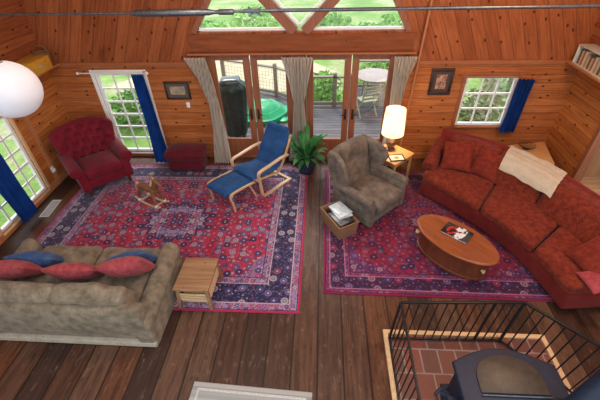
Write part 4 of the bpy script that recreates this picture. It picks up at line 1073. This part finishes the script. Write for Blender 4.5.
# covered grill
t=thing('covered_grill','barbecue under a dark green cover outside the leftmost glass door','grill',(-1.97,7.62,-.1),math.radians(10))
def gc(u,v):
    a=u*2*PI; z=.10+v*1.36; k=1+.10*math.sin(a*7+v*2)*(1-v)*.6+.05*math.sin(a*11)
    w=.19+.15*v if v<.75 else .31; sx=(w+.03)*k; sy=w*.85*k
    if v>.85: q=1-(v-.85)/.15*.5; sx*=q; sy*=q; z=.10+.85*1.36+(v-.85)*.9
    c,s_=math.cos(a),math.sin(a); e=.6
    return (math.copysign(abs(c)**e,c)*sx,math.copysign(abs(s_)**e,s_)*sy,z)
b=NB(); sheet(b,gc,56,20,.006); obj('cover',b,plain('dark_green_tarp',(.04,.085,.075),.3,var=.4,scale=8,spec=.6),t,ang=60)
b=NB(); cushion(b,.42,.36,.12,.05,.03,T(0,0,1.36),lump=.03,seed=4); obj('cover_top',b,plain('shiny_dark_tarp',(.05,.065,.075),.22,var=.5,scale=9,spec=.7),t)
for x in(-.16,.16):
    b=NB(); tube(b,[(x,-.12,0),(x,-.12,.3)],.02,8); tube(b,[(x,.12,0),(x,.12,.3)],.02,8); obj('leg',b,'black_metal',t)
b=NB(); tube(b,[(-.05,-.26,.05),(.12,-.30,.05),(.20,-.3,.1)],.05,10); obj('wheel',b,'black_metal',t)
# patio table and folding chair
MT['patiogrey']=plain('pinkish_grey_table',(.42,.36,.35),.7,var=.15,scale=8)
MT['patiogreen']=woodgrain('pale_green_paint',(.33,.37,.24),(.45,.48,.34),2,.7,14)
t=thing('patio_table','round pinkish grey patio table on the deck outside the right glass door','table',(1.42,9.72,-.1))
b=NB(); lathe(b,[(0,.70),(.50,.70),(.52,.715),(.52,.735),(.5,.745),(0,.745)],48); obj('table_top',b,'patiogrey',t)
for k in range(4):
    a=k*PI/2+.4; b=NB(); bar(b,(.38*math.cos(a),.38*math.sin(a),0),(.3*math.cos(a),.3*math.sin(a),.70),.035); obj('leg',b,'patiogreen',t)
def fchair(x,y,rz,label):
    t=thing('folding_chair',label,'chair',(x,y,-.1),math.radians(rz),'pale green folding patio chairs')
    b=NB()
    for k in range(5): box(b,-.2,.2,-.18+k*.075,-.18+k*.075+.055,.42,.44,.003)
    obj('seat',b,'patiogreen',t)
    for s_ in(-1,1):
        b=NB(); bar(b,(s_*.2,-.22,0),(s_*.2,.2,.46),.03); obj('leg',b,'patiogreen',t)
        b=NB(); bar(b,(s_*.225,.2,0),(s_*.225,-.16,.43),.03); obj('leg',b,'patiogreen',t)
        b=NB(); bar(b,(s_*.2,.16,.42),(s_*.2,.28,.88),.03); obj('back_post',b,'patiogreen',t)
    b=NB()
    for k in range(4): bar(b,(-.2,.19+k*.026,.52+k*.10),(.2,.19+k*.026,.52+k*.10),.012,.05)
    obj('back_slats',b,'patiogreen',t); return t
fchair(1.15,8.85,200,'pale green folding chair in front of the round patio table')
fchair(2.45,9.3,95,'pale green folding chair right of the round patio table')
# shrubs and grass tufts
def shrub(x,y,r,h,col,label,seed,name='shrub',n=420):
    rr=random.Random(seed); b=NB()
    for _ in range(n):
        a=rr.uniform(0,2*PI); e=rr.random()**.5; ph=rr.random(); z=h*ph; R=r*e*math.sqrt(max(.05,1-(ph-.35)**2*1.8))
        c=Vector((R*math.cos(a),R*math.sin(a),z)); L=rr.uniform(.05,.12)*(.6+r); d=Vector((rr.uniform(-1,1),rr.uniform(-1,1),rr.uniform(-.2,1))).normalized(); s_=d.cross(Vector((rr.uniform(-1,1),rr.uniform(-1,1),.3))).normalized()*L*.4
        vs=[b.verts.new(c-d*L),b.verts.new(c+s_),b.verts.new(c+d*L),b.verts.new(c-s_)]; b.faces.new(vs)
    t=thing(name,label,'shrub',(x,y,-.6),0,'shrubs in the meadow outside')
    col=tuple(min(1,q*1.5+.02) for q in col)
    obj('foliage',b,plain('foliage',col,.8,var=.4,scale=3),t,False)
    b=NB()
    for k in range(5): a=k*1.26; tube(b,[(0,0,0),(r*.3*math.cos(a),r*.3*math.sin(a),h*.4),(r*.5*math.cos(a),r*.5*math.sin(a),h*.75)],[.03,.02,.008],6)
    obj('stems',b,'greywood',t)
SH=[(-5.2,17.2,1.2,.9,(.16,.34,.05),'bright green bush seen through the left gable window'),(-3.1,19.5,1.5,1.0,(.22,.38,.08),'yellow-green bush near the middle of the left gable window'),
(1.8,16.5,1.1,.9,(.13,.32,.05),'bright green bush low in the right gable window'),(3.6,17.8,1.3,1.0,(.2,.36,.08),'light green bush at the right end of the right gable window'),(.3,19.0,1.2,.8,(.18,.33,.07),'green bush behind the window diagonals'),
(.0,11.0,.7,.8,(.16,.32,.06),'bush just behind the deck railing at the right pair of doors'),(2.0,12.0,.9,.9,(.2,.34,.08),'bush behind the round patio table'),
(-5.3,9.4,.8,.8,(.09,.2,.04),'dark bush at the top of the tall left window'),(-4.2,10.6,.8,.7,(.2,.16,.10),'brownish bush at the top of the tall left window'),
(4.4,9.6,.7,.8,(.22,.24,.14),'grey-green bush low in the small right window'),(6.2,11.6,1.1,1.1,(.24,.22,.16),'grey-green bush at the top right of the small right window'),(-7.9,5.6,.8,.6,(.14,.2,.06),'bush outside the left wall window')]
for i,a in enumerate(SH): shrub(*a,seed=i)

# ------------------------------------------------------------------ light
w=bpy.data.worlds.new('sky'); SC.world=w; w.use_nodes=True; nt=w.node_tree; bg=nt.nodes['Background']
bg.inputs[0].default_value=(.86,.93,1,1); bg.inputs[1].default_value=1.5
def lamp(name,kind,loc,power,col,size=.3,rot=None):
    l=bpy.data.lights.new(name,kind); l.energy=power; l.color=col
    if kind=='POINT': l.shadow_soft_size=size
    o=bpy.data.objects.new(name,l); COL.objects.link(o); o.location=loc
    if rot: o.rotation_euler=rot
    return o
lamp('table_lamp_light','POINT',(LX,LY,1.08),45,(1,.74,.45),.05)
lamp('right_fill_light','POINT',(2.9,3.6,4.7),230,(1,.72,.45),.25)  # unseen warm fill light, added to warm and brighten the right side
lamp('left_fill_light','POINT',(-1.4,3.4,4.7),130,(1,.86,.7),.3)  # second added fill above the left half, not a lamp of the room
sun=bpy.data.lights.new('sun','SUN'); sun.energy=2.0; sun.angle=.3; sun.color=(1,.97,.9); so=bpy.data.objects.new('sun',sun); COL.objects.link(so); so.rotation_euler=(math.radians(-38),math.radians(-12),0)

vs=SC.view_settings; SC.display_settings.display_device='sRGB'; vs.view_transform='Standard'; vs.look='None'; vs.gamma=1; vs.exposure=.3; vs.use_curve_mapping=False
